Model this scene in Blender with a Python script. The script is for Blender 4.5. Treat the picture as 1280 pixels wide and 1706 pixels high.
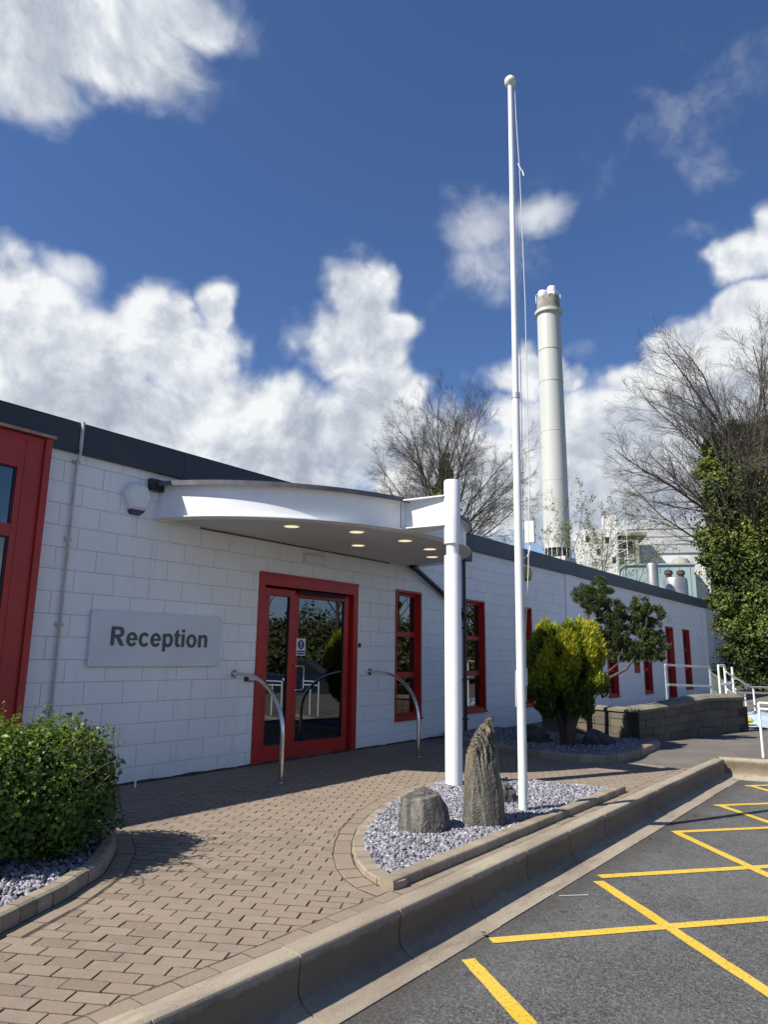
import bpy, bmesh, math, random
import numpy as np
from mathutils import Vector, Matrix, noise
R = math.radians
for o in list(bpy.data.objects): bpy.data.objects.remove(o)
S = bpy.context.scene
col = S.collection
random.seed(7)

# ------------------------------------------------------------------ camera
CAM_F = 1172.85 / 1280.0
cam = bpy.data.cameras.new('camera'); cam_o = bpy.data.objects.new('camera', cam); col.objects.link(cam_o)
cam.sensor_fit = 'HORIZONTAL'; cam.sensor_width = 36.0; cam.lens = 36.0 * CAM_F
cam.clip_start = 0.05; cam.clip_end = 4000
cR = Vector((0.60327925, -0.79742957, 0.01265863)); cU = Vector((-0.16742268, -0.11110973, 0.97960414)); cF = Vector((0.77975881, 0.59309419, 0.20053798))
cO = Vector((0, -6.9379, 1.3697))
cam_o.matrix_world = Matrix(((cR.x, cU.x, -cF.x, cO.x), (cR.y, cU.y, -cF.y, cO.y), (cR.z, cU.z, -cF.z, cO.z), (0, 0, 0, 1)))
S.camera = cam_o
def in_view(p, m=30):                       # is a point in the picture, and how far away (only to choose which pieces become single parts)
    v = Vector(p) - cO; d = v.dot(cF)
    if d < .1: return None
    x = 640 + 1172.85 * v.dot(cR) / d; y = 853 - 1172.85 * v.dot(cU) / d
    return d if (-m < x < 1280 + m and -m < y < 1706 + m) else None

# ------------------------------------------------------------------ light
SUN = Vector((-.90, .42, 1.0)).normalized()
sun_el = math.asin(SUN.z)
sun = bpy.data.lights.new('sun', 'SUN'); sun.energy = 3.6; sun.angle = R(.53); sun.color = (1, .945, .85)
sun_o = bpy.data.objects.new('sun', sun); col.objects.link(sun_o)
sun_o.rotation_euler = SUN.to_track_quat('Z', 'Y').to_euler()
S.view_settings.view_transform = 'Standard'; S.view_settings.look = 'None'
S.view_settings.exposure = 1.12; S.view_settings.gamma = 1; S.view_settings.use_curve_mapping = False

class NT:                                   # tiny node-tree helper
    def __init__(s, t): s.t = t; s.n = t.nodes; s.l = t.links
    def new(s, typ, **k):
        n = s.n.new(typ)
        for a, b in k.items():
            if a == 'ins':
                for i, v in b.items():
                    if isinstance(v, bpy.types.NodeSocket): s.l.new(v, n.inputs[i])
                    else: n.inputs[i].default_value = v
            else: setattr(n, a, b)
        return n
    def math(s, op, a, b=None, c=None, clamp=False):
        n = s.new('ShaderNodeMath', operation=op, use_clamp=clamp)
        for i, v in enumerate((a, b, c)):
            if v is None: continue
            if isinstance(v, bpy.types.NodeSocket): s.l.new(v, n.inputs[i])
            else: n.inputs[i].default_value = v
        return n.outputs[0]
    def vm(s, op, a, b=None, out=0):
        n = s.new('ShaderNodeVectorMath', operation=op)
        for i, v in enumerate((a, b)):
            if v is None: continue
            if isinstance(v, bpy.types.NodeSocket): s.l.new(v, n.inputs[i])
            else: n.inputs[i].default_value = v
        return n.outputs[out]
    def noise(s, vec, scale, detail=4, rough=.55, dist=0, out=0):
        n = s.new('ShaderNodeTexNoise', ins={'Scale': scale, 'Detail': detail, 'Roughness': rough, 'Distortion': dist})
        if vec is not None: s.l.new(vec, n.inputs['Vector'])
        return n.outputs[out]
    def ramp(s, fac, stops, mode='LINEAR'):
        n = s.new('ShaderNodeValToRGB'); n.color_ramp.interpolation = mode
        e = n.color_ramp.elements
        while len(e) > 1: e.remove(e[-1])
        e[0].position = stops[0][0]; e[0].color = c4(stops[0][1])
        for p, c in stops[1:]:
            q = e.new(p); q.color = c4(c)
        s.l.new(fac, n.inputs[0]); return n.outputs[0]
    def mix(s, f, a, b, mode='MIX'):
        n = s.new('ShaderNodeMix', data_type='RGBA', blend_type=mode)
        for i, v in ((0, f), (6, a), (7, b)):
            if isinstance(v, bpy.types.NodeSocket): s.l.new(v, n.inputs[i])
            else: n.inputs[i].default_value = v if i == 0 else c4(v)
        return n.outputs[2]
    def smooth(s, v, a, b):
        n = s.new('ShaderNodeMapRange', interpolation_type='SMOOTHSTEP', ins={0: v, 1: a, 2: b, 3: 0.0, 4: 1.0}); return n.outputs[0]
def c4(c):
    if isinstance(c, (int, float)): return (c, c, c, 1)
    return tuple(c) if len(c) == 4 else (*c, 1)

# sky: Nishita plus cumulus banks given by azimuth, elevation, half-extents (degrees), thickness
CLOUDS = [(66.9, 24.77, 4.59, 3.16, 1), (68.34, 20.28, 6.5, 5.2, 1), (61.46, 22.02, 5.41, 3.19, 1), (56.4, 24.13, 4.56, 2.82, 1), (52.24, 26.81, 2.09, 1.57, 0.9), (51.31, 24.31, 2.49, 2.23, 0.8), (53.1, 21.84, 4.41, 2.7, 0.9), (62.25, 17.03, 11.33, 4.76, 1.1), (48.5, 19.0, 6.02, 3.5, 1), (56.29, 14.57, 14.44, 5.02, 1.2), (45.37, 15.85, 7.54, 4.76, 1), (63.85, 27.65, 3.3, 1.6, 0.62), (39.49, 28.9, 2.7, 2.9, 0.95), (37.3, 26.6, 3.2, 1.7, 0.9), (41.62, 25.0, 4.1, 2.9, 1.0), (38.9, 24.6, 3.6, 2.9, 1.0), (37.89, 20.43, 4.63, 3.3, 1), (41.39, 16.98, 5.59, 4.31, 1), (34.8, 20.45, 2.31, 2.13, 0.8), (35.8, 16.12, 6.04, 3.86, 1), (25.62, 22.29, 2.96, 1.65, 0.9), (22.17, 22.27, 1.68, 1.36, 0.8), (27.2, 19.33, 1.98, 1.88, 0.8), (22.84, 17.68, 6.04, 3.94, 1), (18.14, 21.66, 2.51, 1.34, 0.75), (13.99, 22.27, 3.02, 1.94, 0.95), (11.19, 21.86, 4.46, 2.74, 1), (7.79, 24.63, 2.36, 2.01, 1), (8.24, 28.4, 2.65, 1.94, 0.9), (5.49, 28.95, 2.3, 2.25, 1), (15.44, 17.54, 7.49, 4.44, 1.1), (9.45, 17.71, 6.77, 5.48, 1.1), (19.77, 12.81, 11.02, 5.1, 1.1), (29.29, 14.12, 9.56, 5.28, 1.1), (30.28, 33.62, 3.98, 2.26, 0.46), (29.0, 30.79, 4.16, 2.34, 0.48), (23.91, 34.18, 3.07, 1.45, 0.54), (65.45, 42.13, 11.3, 3.22, 0.95), (67.57, 38.44, 3.73, 1.97, 0.8), (57.43, 45.15, 6.94, 1.86, 0.8), (13.42, 37.28, 6.65, 2.14, 0.13), (8.35, 40.72, 5.42, 2.25, 0.13), (20.62, 24.17, 1.43, 0.8, 0.25), (11.53, 30.38, 1.65, 0.79, 0.35)]
W = bpy.data.worlds.new('World'); S.world = W; W.use_nodes = True
w = NT(W.node_tree); w.n.clear()
sky = w.new('ShaderNodeTexSky', sky_type='NISHITA', sun_disc=False, sun_elevation=sun_el, altitude=50, air_density=1.0, dust_density=.25, ozone_density=2.2)
sky.sun_rotation = math.atan2(SUN.x, SUN.y)
tc = w.new('ShaderNodeTexCoord').outputs['Generated']
d = w.vm('NORMALIZE', tc)
sp = w.new('ShaderNodeSeparateXYZ'); w.l.new(d, sp.inputs[0])
az = w.math('MULTIPLY', w.math('ARCTAN2', sp.outputs[1], sp.outputs[0]), 180 / math.pi)
el = w.math('MULTIPLY', w.math('ARCSINE', sp.outputs[2]), 180 / math.pi)
n_warp = w.noise(d, 9, 3, .6, out=1)
ae = w.new('ShaderNodeCombineXYZ', ins={0: az, 1: el}).outputs[0]
ae = w.vm('ADD', ae, w.vm('MULTIPLY', w.vm('SUBTRACT', n_warp, (.5, .5, .5)), (7, 5, 0)))
F = None
for a, e, ra, re, wt in CLOUDS:
    q = w.vm('MULTIPLY', w.vm('SUBTRACT', ae, (a, e, 0)), (1 / (ra * 1.35), 1 / (re * 1.35), 0))
    q2 = w.vm('DOT_PRODUCT', q, q, out=1)
    g = w.math('MULTIPLY_ADD', q2, -wt, wt)
    F = g if F is None else w.math('SMOOTH_MAX', F, g, .12)
F = w.math('MAXIMUM', F, -.25)
# the rest of the sky carries the same scattered cumulus
away = w.math('MAXIMUM', w.smooth(az, 74, 92), w.math('SUBTRACT', 1.0, w.smooth(az, -14, 0)))
broad = w.math('SUBTRACT', w.noise(w.vm('MULTIPLY', d, (1, 1, 2.2)), 2.4, 4, .55), w.math('MULTIPLY', el, .0035))
broad = w.math('MULTIPLY', w.math('SUBTRACT', broad, .40), 5.0)
broad = w.math('MINIMUM', w.math('MULTIPLY', broad, away), 1.0)
F = w.math('MAXIMUM', F, w.math('ADD', broad, w.math('MULTIPLY_ADD', away, 1.0, -1.2)))
def fbm(v): return w.noise(v, 7.5, 12, .60, .25)
n1 = fbm(d)
up = w.vm('ADD', d, (-.010, .012, .022))
n2 = fbm(up)
dens_in = w.math('ADD', F, w.math('MULTIPLY_ADD', n1, 1.9, -.95))
dens = w.smooth(dens_in, .03, .72)
dens = w.math('MULTIPLY', dens, w.math('ADD', .35, w.math('MULTIPLY', w.smooth(F, .25, .75), .65)))
thick = w.smooth(dens_in, .55, 1.5)
low = w.math('SUBTRACT', 1.0, w.smooth(el, 12, 30))
lit = w.math('ADD', w.math('MULTIPLY', w.math('SUBTRACT', n1, n2), 3.8), w.math('SUBTRACT', .95, w.math('ADD', w.math('MULTIPLY', thick, .40), w.math('MULTIPLY', low, .22))))
lit = w.math('ADD', lit, w.math('MULTIPLY_ADD', w.noise(d, 4, 3, .45), 1.1, -.62))
lit = w.math('SUBTRACT', lit, w.math('MULTIPLY', w.smooth(el, 34, 41), .34))
ccol = w.ramp(lit, [(0.0, (2.1, 2.35, 2.8)), (.4, (2.9, 3.15, 3.6)), (.75, (4.0, 4.2, 4.5)), (1.0, (5.0, 5.1, 5.15))])
skyc = w.mix(1.0, sky.outputs[0], (.39, .49, .66), 'MULTIPLY')
final = w.mix(dens, skyc, ccol)
bg = w.new('ShaderNodeBackground', ins={0: final, 1: .085})
w.l.new(bg.outputs[0], w.new('ShaderNodeOutputWorld').inputs[0])

# ------------------------------------------------------------------ builders
class MB:
    def __init__(s): s.v = []; s.f = []; s.t = []
    def add(s, vs, fs, tint=0.5):
        b = len(s.v); s.v += [tuple(p) for p in vs]
        for f in fs: s.f.append(tuple(b + i for i in f)); s.t.append(tint)
        return s
    def box(s, x0, x1, y0, y1, z0, z1, tint=.5):
        v = [(x, y, z) for z in (z0, z1) for y in (y0, y1) for x in (x0, x1)]
        return s.add(v, [(0, 2, 3, 1), (4, 5, 7, 6), (0, 1, 5, 4), (2, 6, 7, 3), (0, 4, 6, 2), (1, 3, 7, 5)], tint)
    def bbox(s, x0, x1, y0, y1, z0, z1, b=.004, tint=.5):      # box with a bevelled front (-Y) and edges
        v = [(x0 + b, y0, z0 + b), (x1 - b, y0, z0 + b), (x1 - b, y0, z1 - b), (x0 + b, y0, z1 - b),
             (x0, y0 + b, z0), (x1, y0 + b, z0), (x1, y0 + b, z1), (x0, y0 + b, z1),
             (x0, y1, z0), (x1, y1, z0), (x1, y1, z1), (x0, y1, z1)]
        f = [(0, 1, 2, 3)]
        for k in (0, 4):
            for i in range(4):
                j = (i + 1) % 4; f.append((k + i, k + 4 + i, k + 4 + j, k + j))
        f.append((11, 10, 9, 8))
        return s.add(v, f, tint)
    def prism(s, poly, z0, z1, b=0, tint=.5):                  # polygon (ccw) extruded in z, optional top bevel
        n = len(poly); vs = [(x, y, z0) for x, y in poly]
        if b:
            cx = sum(p[0] for p in poly) / n; cy = sum(p[1] for p in poly) / n
            def ins(p):
                dx, dy = cx - p[0], cy - p[1]; L = math.hypot(dx, dy) or 1; return (p[0] + dx / L * b * 1.4, p[1] + dy / L * b * 1.4)
            vs += [(x, y, z1 - b) for x, y in poly] + [(*ins(p), z1) for p in poly]; k = 3
        else: vs += [(x, y, z1) for x, y in poly]; k = 2
        f = [tuple(range(n - 1, -1, -1)), tuple((k - 1) * n + i for i in range(n))]
        for L in range(k - 1):
            for i in range(n):
                j = (i + 1) % n; f.append((L * n + i, L * n + j, (L + 1) * n + j, (L + 1) * n + i))
        return s.add(vs, f, tint)
    def tube(s, pts, rad, n=8, cap=True, tint=.5):
        pts = [Vector(p) for p in pts]; m = len(pts)
        if not hasattr(rad, '__len__'): rad = [rad] * m
        vs = []; prev = None
        for i, p in enumerate(pts):
            t = (pts[min(i + 1, m - 1)] - pts[max(i - 1, 0)]).normalized()
            if prev is None: a = t.orthogonal().normalized()
            else:
                a = prev - t * prev.dot(t)
                a = a.normalized() if a.length > 1e-6 else t.orthogonal().normalized()
            prev = a; b = t.cross(a)
            for k in range(n):
                an = 2 * math.pi * k / n; vs.append(p + (a * math.cos(an) + b * math.sin(an)) * rad[i])
        f = []
        for i in range(m - 1):
            for k in range(n):
                k2 = (k + 1) % n; f.append((i * n + k, i * n + k2, (i + 1) * n + k2, (i + 1) * n + k))
        if cap: f += [tuple(range(n - 1, -1, -1)), tuple((m - 1) * n + k for k in range(n))]
        return s.add(vs, f, tint)
    def lathe(s, c, prof, n=32, tint=.5):                      # prof: (r, z)
        vs = []; f = []
        for r, z in prof:
            for k in range(n):
                a = 2 * math.pi * k / n; vs.append((c[0] + r * math.cos(a), c[1] + r * math.sin(a), c[2] + z))
        for i in range(len(prof) - 1):
            for k in range(n):
                k2 = (k + 1) % n; f.append((i * n + k, i * n + k2, (i + 1) * n + k2, (i + 1) * n + k))
        f += [tuple(range(n - 1, -1, -1)), tuple((len(prof) - 1) * n + k for k in range(n))]
        return s.add(vs, f, tint)
    def bar(s, p, q, w_, h, tint=.5):
        p = Vector(p); q = Vector(q); t = (q - p).normalized(); a = t.cross(Vector((0, 0, 1)))
        a = Vector((1, 0, 0)) if a.length < 1e-4 else a.normalized(); b = a.cross(t)
        vs = [e + a * sx * w_ / 2 + b * sz * h / 2 for e in (p, q) for sx, sz in ((-1, -1), (1, -1), (1, 1), (-1, 1))]
        return s.add(vs, [(0, 1, 2, 3), (7, 6, 5, 4), (0, 4, 5, 1), (1, 5, 6, 2), (2, 6, 7, 3), (3, 7, 4, 0)], tint)
    def build(s, name, mat, parent=None, smooth=False, tinted=False, sharp=38):
        me = bpy.data.meshes.new(name); me.from_pydata(s.v, [], s.f); me.materials.append(mat)
        bm = bmesh.new(); bm.from_mesh(me); bmesh.ops.recalc_face_normals(bm, faces=bm.faces)
        bm.to_mesh(me); bm.free()
        if tinted:
            at = me.attributes.new('tint', 'FLOAT', 'FACE'); at.data.foreach_set('value', np.array(s.t, dtype=np.float32))
        if smooth:
            me.polygons.foreach_set('use_smooth', [True] * len(me.polygons)); me.set_sharp_from_angle(angle=R(sharp))
        return link(name, me, parent)
def link(name, me, parent=None):
    o = bpy.data.objects.new(name, me); col.objects.link(o)
    if parent: o.parent = parent; o.matrix_parent_inverse = world_of(parent).inverted()
    return o
def world_of(o):
    m = o.matrix_basis.copy()
    if o.parent: m = world_of(o.parent) @ o.matrix_parent_inverse @ m
    return m
def tag(o, label=None, cat=None, group=None, kind=None):
    if label: o['label'] = label
    if cat: o['category'] = cat
    if group: o['group'] = group
    if kind: o['kind'] = kind
    return o
def empty(name, loc, label, cat, group=None):
    o = bpy.data.objects.new(name, None); col.objects.link(o); o.location = loc; o.empty_display_size = .1
    return tag(o, label, cat, group)
def np_mesh(name, verts, faces, mat, parent=None, tint=None, k=None):
    """verts (N,3), faces (M,k) all same size"""
    me = bpy.data.meshes.new(name); k = faces.shape[1]
    me.vertices.add(len(verts)); me.vertices.foreach_set('co', verts.astype(np.float32).ravel())
    me.loops.add(faces.size); me.loops.foreach_set('vertex_index', faces.astype(np.int32).ravel())
    me.polygons.add(len(faces)); me.polygons.foreach_set('loop_start', np.arange(0, faces.size, k, dtype=np.int32))
    me.update(calc_edges=True); me.materials.append(mat)
    if tint is not None:
        at = me.attributes.new('tint', 'FLOAT', 'FACE'); at.data.foreach_set('value', tint.astype(np.float32))
    return link(name, me, parent)

# ------------------------------------------------------------------ materials
def mat(name, base, rough=.6, metal=0, bump=None, fn=None, spec=.5, **k):
    m = bpy.data.materials.new(name); m.use_nodes = True; t = NT(m.node_tree)
    p = t.n['Principled BSDF']; p.inputs['Roughness'].default_value = rough; p.inputs['Metallic'].default_value = metal
    p.inputs['Specular IOR Level'].default_value = spec
    for a, b in k.items(): p.inputs[a.replace('_', ' ')].default_value = b
    co = t.new('ShaderNodeNewGeometry').outputs['Position']
    c = base
    if fn: c = fn(t, co)
    if isinstance(c, bpy.types.NodeSocket): t.l.new(c, p.inputs['Base Color'])
    else: p.inputs['Base Color'].default_value = c4(c)
    if bump:
        h = None
        for sc, st in bump:
            x = t.math('MULTIPLY', t.noise(co, sc, 4, .6), st); h = x if h is None else t.math('ADD', h, x)
        b = t.new('ShaderNodeBump', ins={'Height': h, 'Distance': 1.0, 'Strength': 1.0}); t.l.new(b.outputs[0], p.inputs['Normal'])
    return m
def vary(c1, c2, scale=3, detail=5, lo=.35, hi=.65):
    return lambda t, co: t.ramp(t.noise(co, scale, detail, .6), [(lo, c1), (hi, c2)])
def tintv(stops, speck=None, wear=None):
    def f(t, co):
        a = t.new('ShaderNodeAttribute', attribute_name='tint').outputs['Fac']
        c = t.ramp(a, stops)
        if speck:
            s1 = t.noise(co, speck[0], 2, .7); c = t.mix(t.smooth(s1, speck[1], speck[2]), c, speck[3])
            s2 = t.noise(co, speck[0] * .9, 2, .7); s2 = t.math('SUBTRACT', 1.0, t.smooth(s2, .30, .42)); c = t.mix(t.math('MULTIPLY', s2, .6), c, speck[4])
        if wear:
            n = t.noise(co, wear[0], 5, .65); c = t.mix(t.math('MULTIPLY', t.smooth(n, .5, .72), wear[1]), c, wear[2])
        return c
    return f
def paint_white(t, co):
    n = t.noise(co, 1.3, 6, .65); c = t.ramp(n, [(.3, (.76, .765, .77)), (.7, (.84, .842, .845))])
    sp_ = t.new('ShaderNodeSeparateXYZ', ins={0: co}).outputs
    streak = t.noise(t.vm('MULTIPLY', co, (9, 9, .6)), 1.0, 4, .6)
    c = t.mix(t.math('MULTIPLY', t.smooth(streak, .54, .78), .34), c, (.50, .50, .47))
    lowd = t.math('MULTIPLY', t.math('SUBTRACT', 1.0, t.smooth(t.math('ADD', sp_[2], t.math('MULTIPLY', t.noise(co, 6, 4), .3)), .05, .45)), .22)
    return t.mix(lowd, c, (.42, .38, .33))
M = {}
M['white_block'] = mat('white_masonry_paint', .7, .55, fn=paint_white, bump=[(160, .0012), (22, .0016)])
M['mortar'] = mat('painted_mortar', (.50, .51, .52), .8, bump=[(200, .001)])
M['anthracite'] = mat('anthracite_fascia', (.028, .031, .040), .45, fn=vary((.024, .027, .036), (.034, .037, .047), 1.2), bump=[(1.2, .002)])
M['red'] = mat('red_paint', (.42, .02, .015), .38, fn=vary((.36, .018, .014), (.44, .022, .016), 2), bump=[(6, .0006)])
M['gloss_white'] = mat('white_steel_paint', (.78, .79, .80), .30, fn=vary((.74, .75, .76), (.80, .81, .82), 3), bump=[(5, .0006)])
M['soffit'] = mat('soffit_paint', (.60, .59, .58), .6, fn=vary((.56, .55, .54), (.62, .61, .60), 1.5))
M['grey_pole'] = mat('weathered_white_pole', (.7, .72, .70), .4, fn=lambda t, co: t.mix(t.math('MULTIPLY', t.smooth(t.noise(t.vm('MULTIPLY', co, (40, 40, 3)), 1, 4), .5, .75), .5), (.74, .76, .74), (.45, .48, .43)))
M['steel'] = mat('stainless_steel', (.62, .60, .56), .16, 1.0, bump=[(60, .0002)])
M['galv'] = mat('galvanised_steel', (.50, .53, .55), .45, .6, fn=vary((.42, .45, .47), (.58, .60, .62), 14))
M['rail_white'] = mat('white_rail_paint', (.72, .74, .74), .4)
M['sign_face'] = mat('sign_grey', (.62, .65, .68), .38, fn=vary((.60, .63, .66), (.66, .69, .71), 1.5))
M['sign_dark'] = mat('sign_lettering', (.065, .07, .078), .45)
M['black'] = mat('black_plastic', (.015, .015, .017), .35)
M['black_rubber'] = mat('dark_recess', (.01, .01, .01), .8)
M['white_plastic'] = mat('white_plastic', (.72, .73, .74), .35)
M['cream'] = mat('cream_plastic', (.72, .70, .58), .4)
M['navy'] = mat('navy_blue', (.02, .03, .16), .3)
M['yellow_old'] = mat('aged_yellow_plastic', (.42, .29, .07), .5, fn=vary((.33, .22, .06), (.50, .36, .10), 12))
M['pipe_grey'] = mat('grey_conduit', (.50, .50, .48), .5, fn=vary((.42, .41, .38), (.56, .56, .54), 5))
M['timber_cap'] = mat('copper_tone_cap', (.42, .20, .13), .5, fn=vary((.36, .17, .11), (.50, .26, .18), 8))
M['roof_felt'] = mat('roof_felt', (.06, .06, .065), .9, bump=[(60, .004)])
M['flashing'] = mat('lead_grey_flashing', (.085, .09, .10), .5, fn=vary((.06, .065, .075), (.12, .125, .14), 5), bump=[(10, .002)])
M['carpet'] = mat('dark_interior', (.05, .045, .04), .9)
M['inner_wall'] = mat('interior_wall', (.20, .19, .18), .8)
M['blind'] = mat('pale_blind', (.55, .55, .53), .7)
M['lens'] = bpy.data.materials.new('lit_downlight'); M['lens'].use_nodes = True
_t = NT(M['lens'].node_tree); _t.n.clear()
_e = _t.new('ShaderNodeEmission', ins={0: (1, .82, .46, 1), 1: .50}); _t.l.new(_e.outputs[0], _t.new('ShaderNodeOutputMaterial').inputs[0])
def glass_mat(name, tint, ior):
    m = bpy.data.materials.new(name); m.use_nodes = True; t = NT(m.node_tree); t.n.clear()
    fr = t.new('ShaderNodeFresnel', ins={'IOR': ior}).outputs[0]
    tr = t.new('ShaderNodeBsdfTransparent', ins={0: c4(tint)}).outputs[0]
    gl = t.new('ShaderNodeBsdfGlossy', ins={0: (.95, .97, 1, 1), 'Roughness': .0}).outputs[0]
    mx = t.new('ShaderNodeMixShader', ins={0: fr, 1: tr, 2: gl}); t.l.new(mx.outputs[0], t.new('ShaderNodeOutputMaterial').inputs[0])
    return m
M['glass'] = glass_mat('window_glass', (.22, .24, .235), 2.3)
def kerb_col(t, co):
    c = t.ramp(t.noise(co, 1.4, 6, .65), [(.3, (.26, .215, .155)), (.7, (.40, .34, .255))])
    g = t.noise(co, 170, 3, .8); c = t.mix(t.smooth(g, .54, .66), c, (.50, .44, .36))
    g2 = t.noise(co, 130, 3, .8); c = t.mix(t.math('MULTIPLY', t.math('SUBTRACT', 1.0, t.smooth(g2, .30, .44)), .8), c, (.10, .08, .065))
    st = t.noise(t.vm('MULTIPLY', co, (1.2, 6, 6)), 1.4, 6, .7)
    c = t.mix(t.math('MULTIPLY', t.smooth(st, .48, .72), .6), c, (.12, .095, .07))
    c = t.mix(t.math('MULTIPLY', t.new('ShaderNodeAttribute', attribute_name='tint').outputs['Fac'], .30), c, (.16, .125, .095))
    zz = t.new('ShaderNodeSeparateXYZ', ins={0: co}).outputs[2]          # road grime on the front face, its shade below the arris painted in too
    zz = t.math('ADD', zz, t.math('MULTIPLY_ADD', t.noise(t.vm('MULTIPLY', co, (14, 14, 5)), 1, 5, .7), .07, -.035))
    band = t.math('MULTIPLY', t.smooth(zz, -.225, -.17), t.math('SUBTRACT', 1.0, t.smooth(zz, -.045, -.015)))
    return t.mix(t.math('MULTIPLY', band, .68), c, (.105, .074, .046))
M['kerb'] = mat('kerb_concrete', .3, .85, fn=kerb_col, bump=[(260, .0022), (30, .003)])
sp_args = (230, .58, .70, (.47, .41, .34), (.10, .08, .065))
M['paver'] = mat('clay_brown_paver', .3, .85, fn=tintv([(0, (.085, .068, .050)), (.07, (.205, .158, .112)), (.3, (.215, .168, .122)), (.55, (.222, .176, .128)), (.8, (.230, .172, .132)), (1, (.240, .193, .135))], sp_args, (2.2, .5, (.15, .12, .095))), bump=[(240, .0022), (40, .002)])
M['joint'] = mat('jointing_sand', (.05, .04, .03), .95, fn=vary((.025, .021, .016), (.065, .052, .038), 9))
M['bed_kerb'] = mat('bed_kerb_block', .3, .85, fn=tintv([(0, (.06, .05, .035)), (.07, (.20, .16, .115)), (.5, (.26, .215, .155)), (1, (.31, .26, .19))], sp_args, (5, .5, (.13, .12, .085))), bump=[(240, .0022), (30, .003)])
M['red_kerb'] = mat('reddish_kerb_block', .3, .85, fn=tintv([(0, (.22, .135, .115)), (1, (.30, .19, .16))], sp_args, (5, .4, (.15, .11, .09))), bump=[(240, .0022)])
def asphalt(t, co):
    big = t.noise(co, .55, 5, .6)
    c = t.ramp(big, [(.32, (.052, .052, .052)), (.66, (.120, .120, .118))])
    ag = t.new('ShaderNodeTexVoronoi', ins={'Vector': co, 'Scale': 95.0}); c = t.mix(.62, c, t.ramp(ag.outputs['Color'], [(0, (.018, .018, .018)), (.5, (.088, .087, .084)), (1, (.26, .255, .245))]))
    pore = t.math('SUBTRACT', 1.0, t.smooth(t.noise(co, 85, 3, .65), .36, .46)); c = t.mix(t.math('MULTIPLY', pore, .85), c, (.014, .014, .014))
    peb = t.smooth(t.noise(t.vm('ADD', co, (3, 7, 1)), 95, 2, .6), .60, .68); c = t.mix(t.math('MULTIPLY', peb, .7), c, (.24, .235, .225))
    worn = t.math('MULTIPLY', t.smooth(t.noise(co, 1.1, 6, .7), .40, .62), .38); c = t.mix(worn, c, (.135, .135, .134))
    dk = t.noise(t.vm('ADD', co, (9, 3, 0)), 16, 8, .85, .6); c = t.mix(t.math('MULTIPLY', t.smooth(dk, .545, .60), t.math('MULTIPLY_ADD', t.smooth(t.noise(co, 1.6, 4, .6), .42, .6), .55, .3)), c, (.022, .022, .023))
    sp2 = t.noise(co, 60, 2, .6); c = t.mix(t.math('MULTIPLY', t.smooth(sp2, .73, .76), .7), c, (.45, .43, .40))
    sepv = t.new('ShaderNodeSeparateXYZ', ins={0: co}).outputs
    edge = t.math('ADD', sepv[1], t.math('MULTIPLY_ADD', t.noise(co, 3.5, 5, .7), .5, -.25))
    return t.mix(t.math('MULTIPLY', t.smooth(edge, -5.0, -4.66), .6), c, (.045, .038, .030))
M['asphalt'] = mat('car_park_asphalt', .07, .8, fn=asphalt, bump=[(150, .008), (35, .008)])
M['path_tar'] = mat('path_tarmac', .12, .9, fn=lambda t, co: t.mix(t.smooth(t.noise(co, 1.1, 6, .7), .4, .7), t.ramp(t.noise(co, 120, 3, .7), [(.3, (.06, .055, .05)), (.7, (.17, .155, .14))]), t.ramp(t.noise(co, 120, 3, .7), [(.3, (.10, .085, .07)), (.7, (.24, .205, .17))])), bump=[(120, .006)])
def yellow(t, co):
    n = t.noise(co, 45, 4, .75); c = t.ramp(t.noise(co, 2.2, 4, .6), [(.3, (.56, .37, .02)), (.7, (.62, .43, .07))])
    return t.mix(t.math('MULTIPLY', t.smooth(n, .53, .66), .8), c, (.14, .115, .06))
M['yellow_line'] = mat('yellow_road_paint', .6, .75, fn=yellow, bump=[(150, .003)])
M['white_line'] = mat('white_road_paint', (.55, .55, .53), .7, fn=vary((.45, .45, .43), (.6, .6, .58), 20))
M['slate'] = mat('slate_chips', .3, .6, fn=tintv([(0, (.085, .080, .095)), (.45, (.20, .195, .225)), (.8, (.31, .305, .345)), (1, (.46, .455, .49))]), bump=[(90, .001)])
M['slate_bed'] = mat('slate_base', (.12, .115, .13), .9)
def rockcol(t, co):
    v = t.vm('MULTIPLY', co, (16, 16, 2.2))
    n = t.noise(v, 1, 6, .7, .6); c = t.ramp(n, [(.30, (.030, .028, .024)), (.50, (.085, .079, .066)), (.72, (.20, .188, .16))])
    rust = t.noise(t.vm('MULTIPLY', co, (6, 6, 2)), 1, 4, .6); c = t.mix(t.math('MULTIPLY', t.smooth(rust, .55, .72), .65), c, (.19, .13, .07))
    g = t.noise(co, 9, 5, .7); return t.mix(t.math('MULTIPLY', t.smooth(g, .6, .72), .45), c, (.12, .125, .07))
M['rock'] = mat('slate_rock', .2, .65, fn=rockcol, bump=[(38, .010), (140, .003)])
M['dark_rock'] = mat('dark_rock', .06, .8, fn=vary((.025, .024, .023), (.10, .095, .085), 9), bump=[(25, .02)])
M['wall_stone'] = mat('split_block', .2, .9, fn=tintv([(0, (.085, .073, .054)), (.5, (.105, .090, .067)), (1, (.135, .115, .085))], (160, .6, .72, (.22, .19, .15), (.04, .035, .028)), (3, .3, (.10, .095, .06))), bump=[(70, .006)])
M['wall_cap'] = mat('coping_stone', .25, .9, fn=vary((.12, .112, .08), (.21, .19, .14), 4), bump=[(120, .003)])
def bark(name, a, b): return mat(name, .1, .9, fn=lambda t, co: t.ramp(t.noise(t.vm('MULTIPLY', co, (8, 8, 2)), 1, 4, .6), [(.3, a), (.7, b)]))
M['bark_grey'] = bark('grey_bark', (.045, .038, .031), (.135, .115, .092))
M['bark_dark'] = bark('dark_bark', (.03, .024, .02), (.10, .075, .055))
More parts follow.
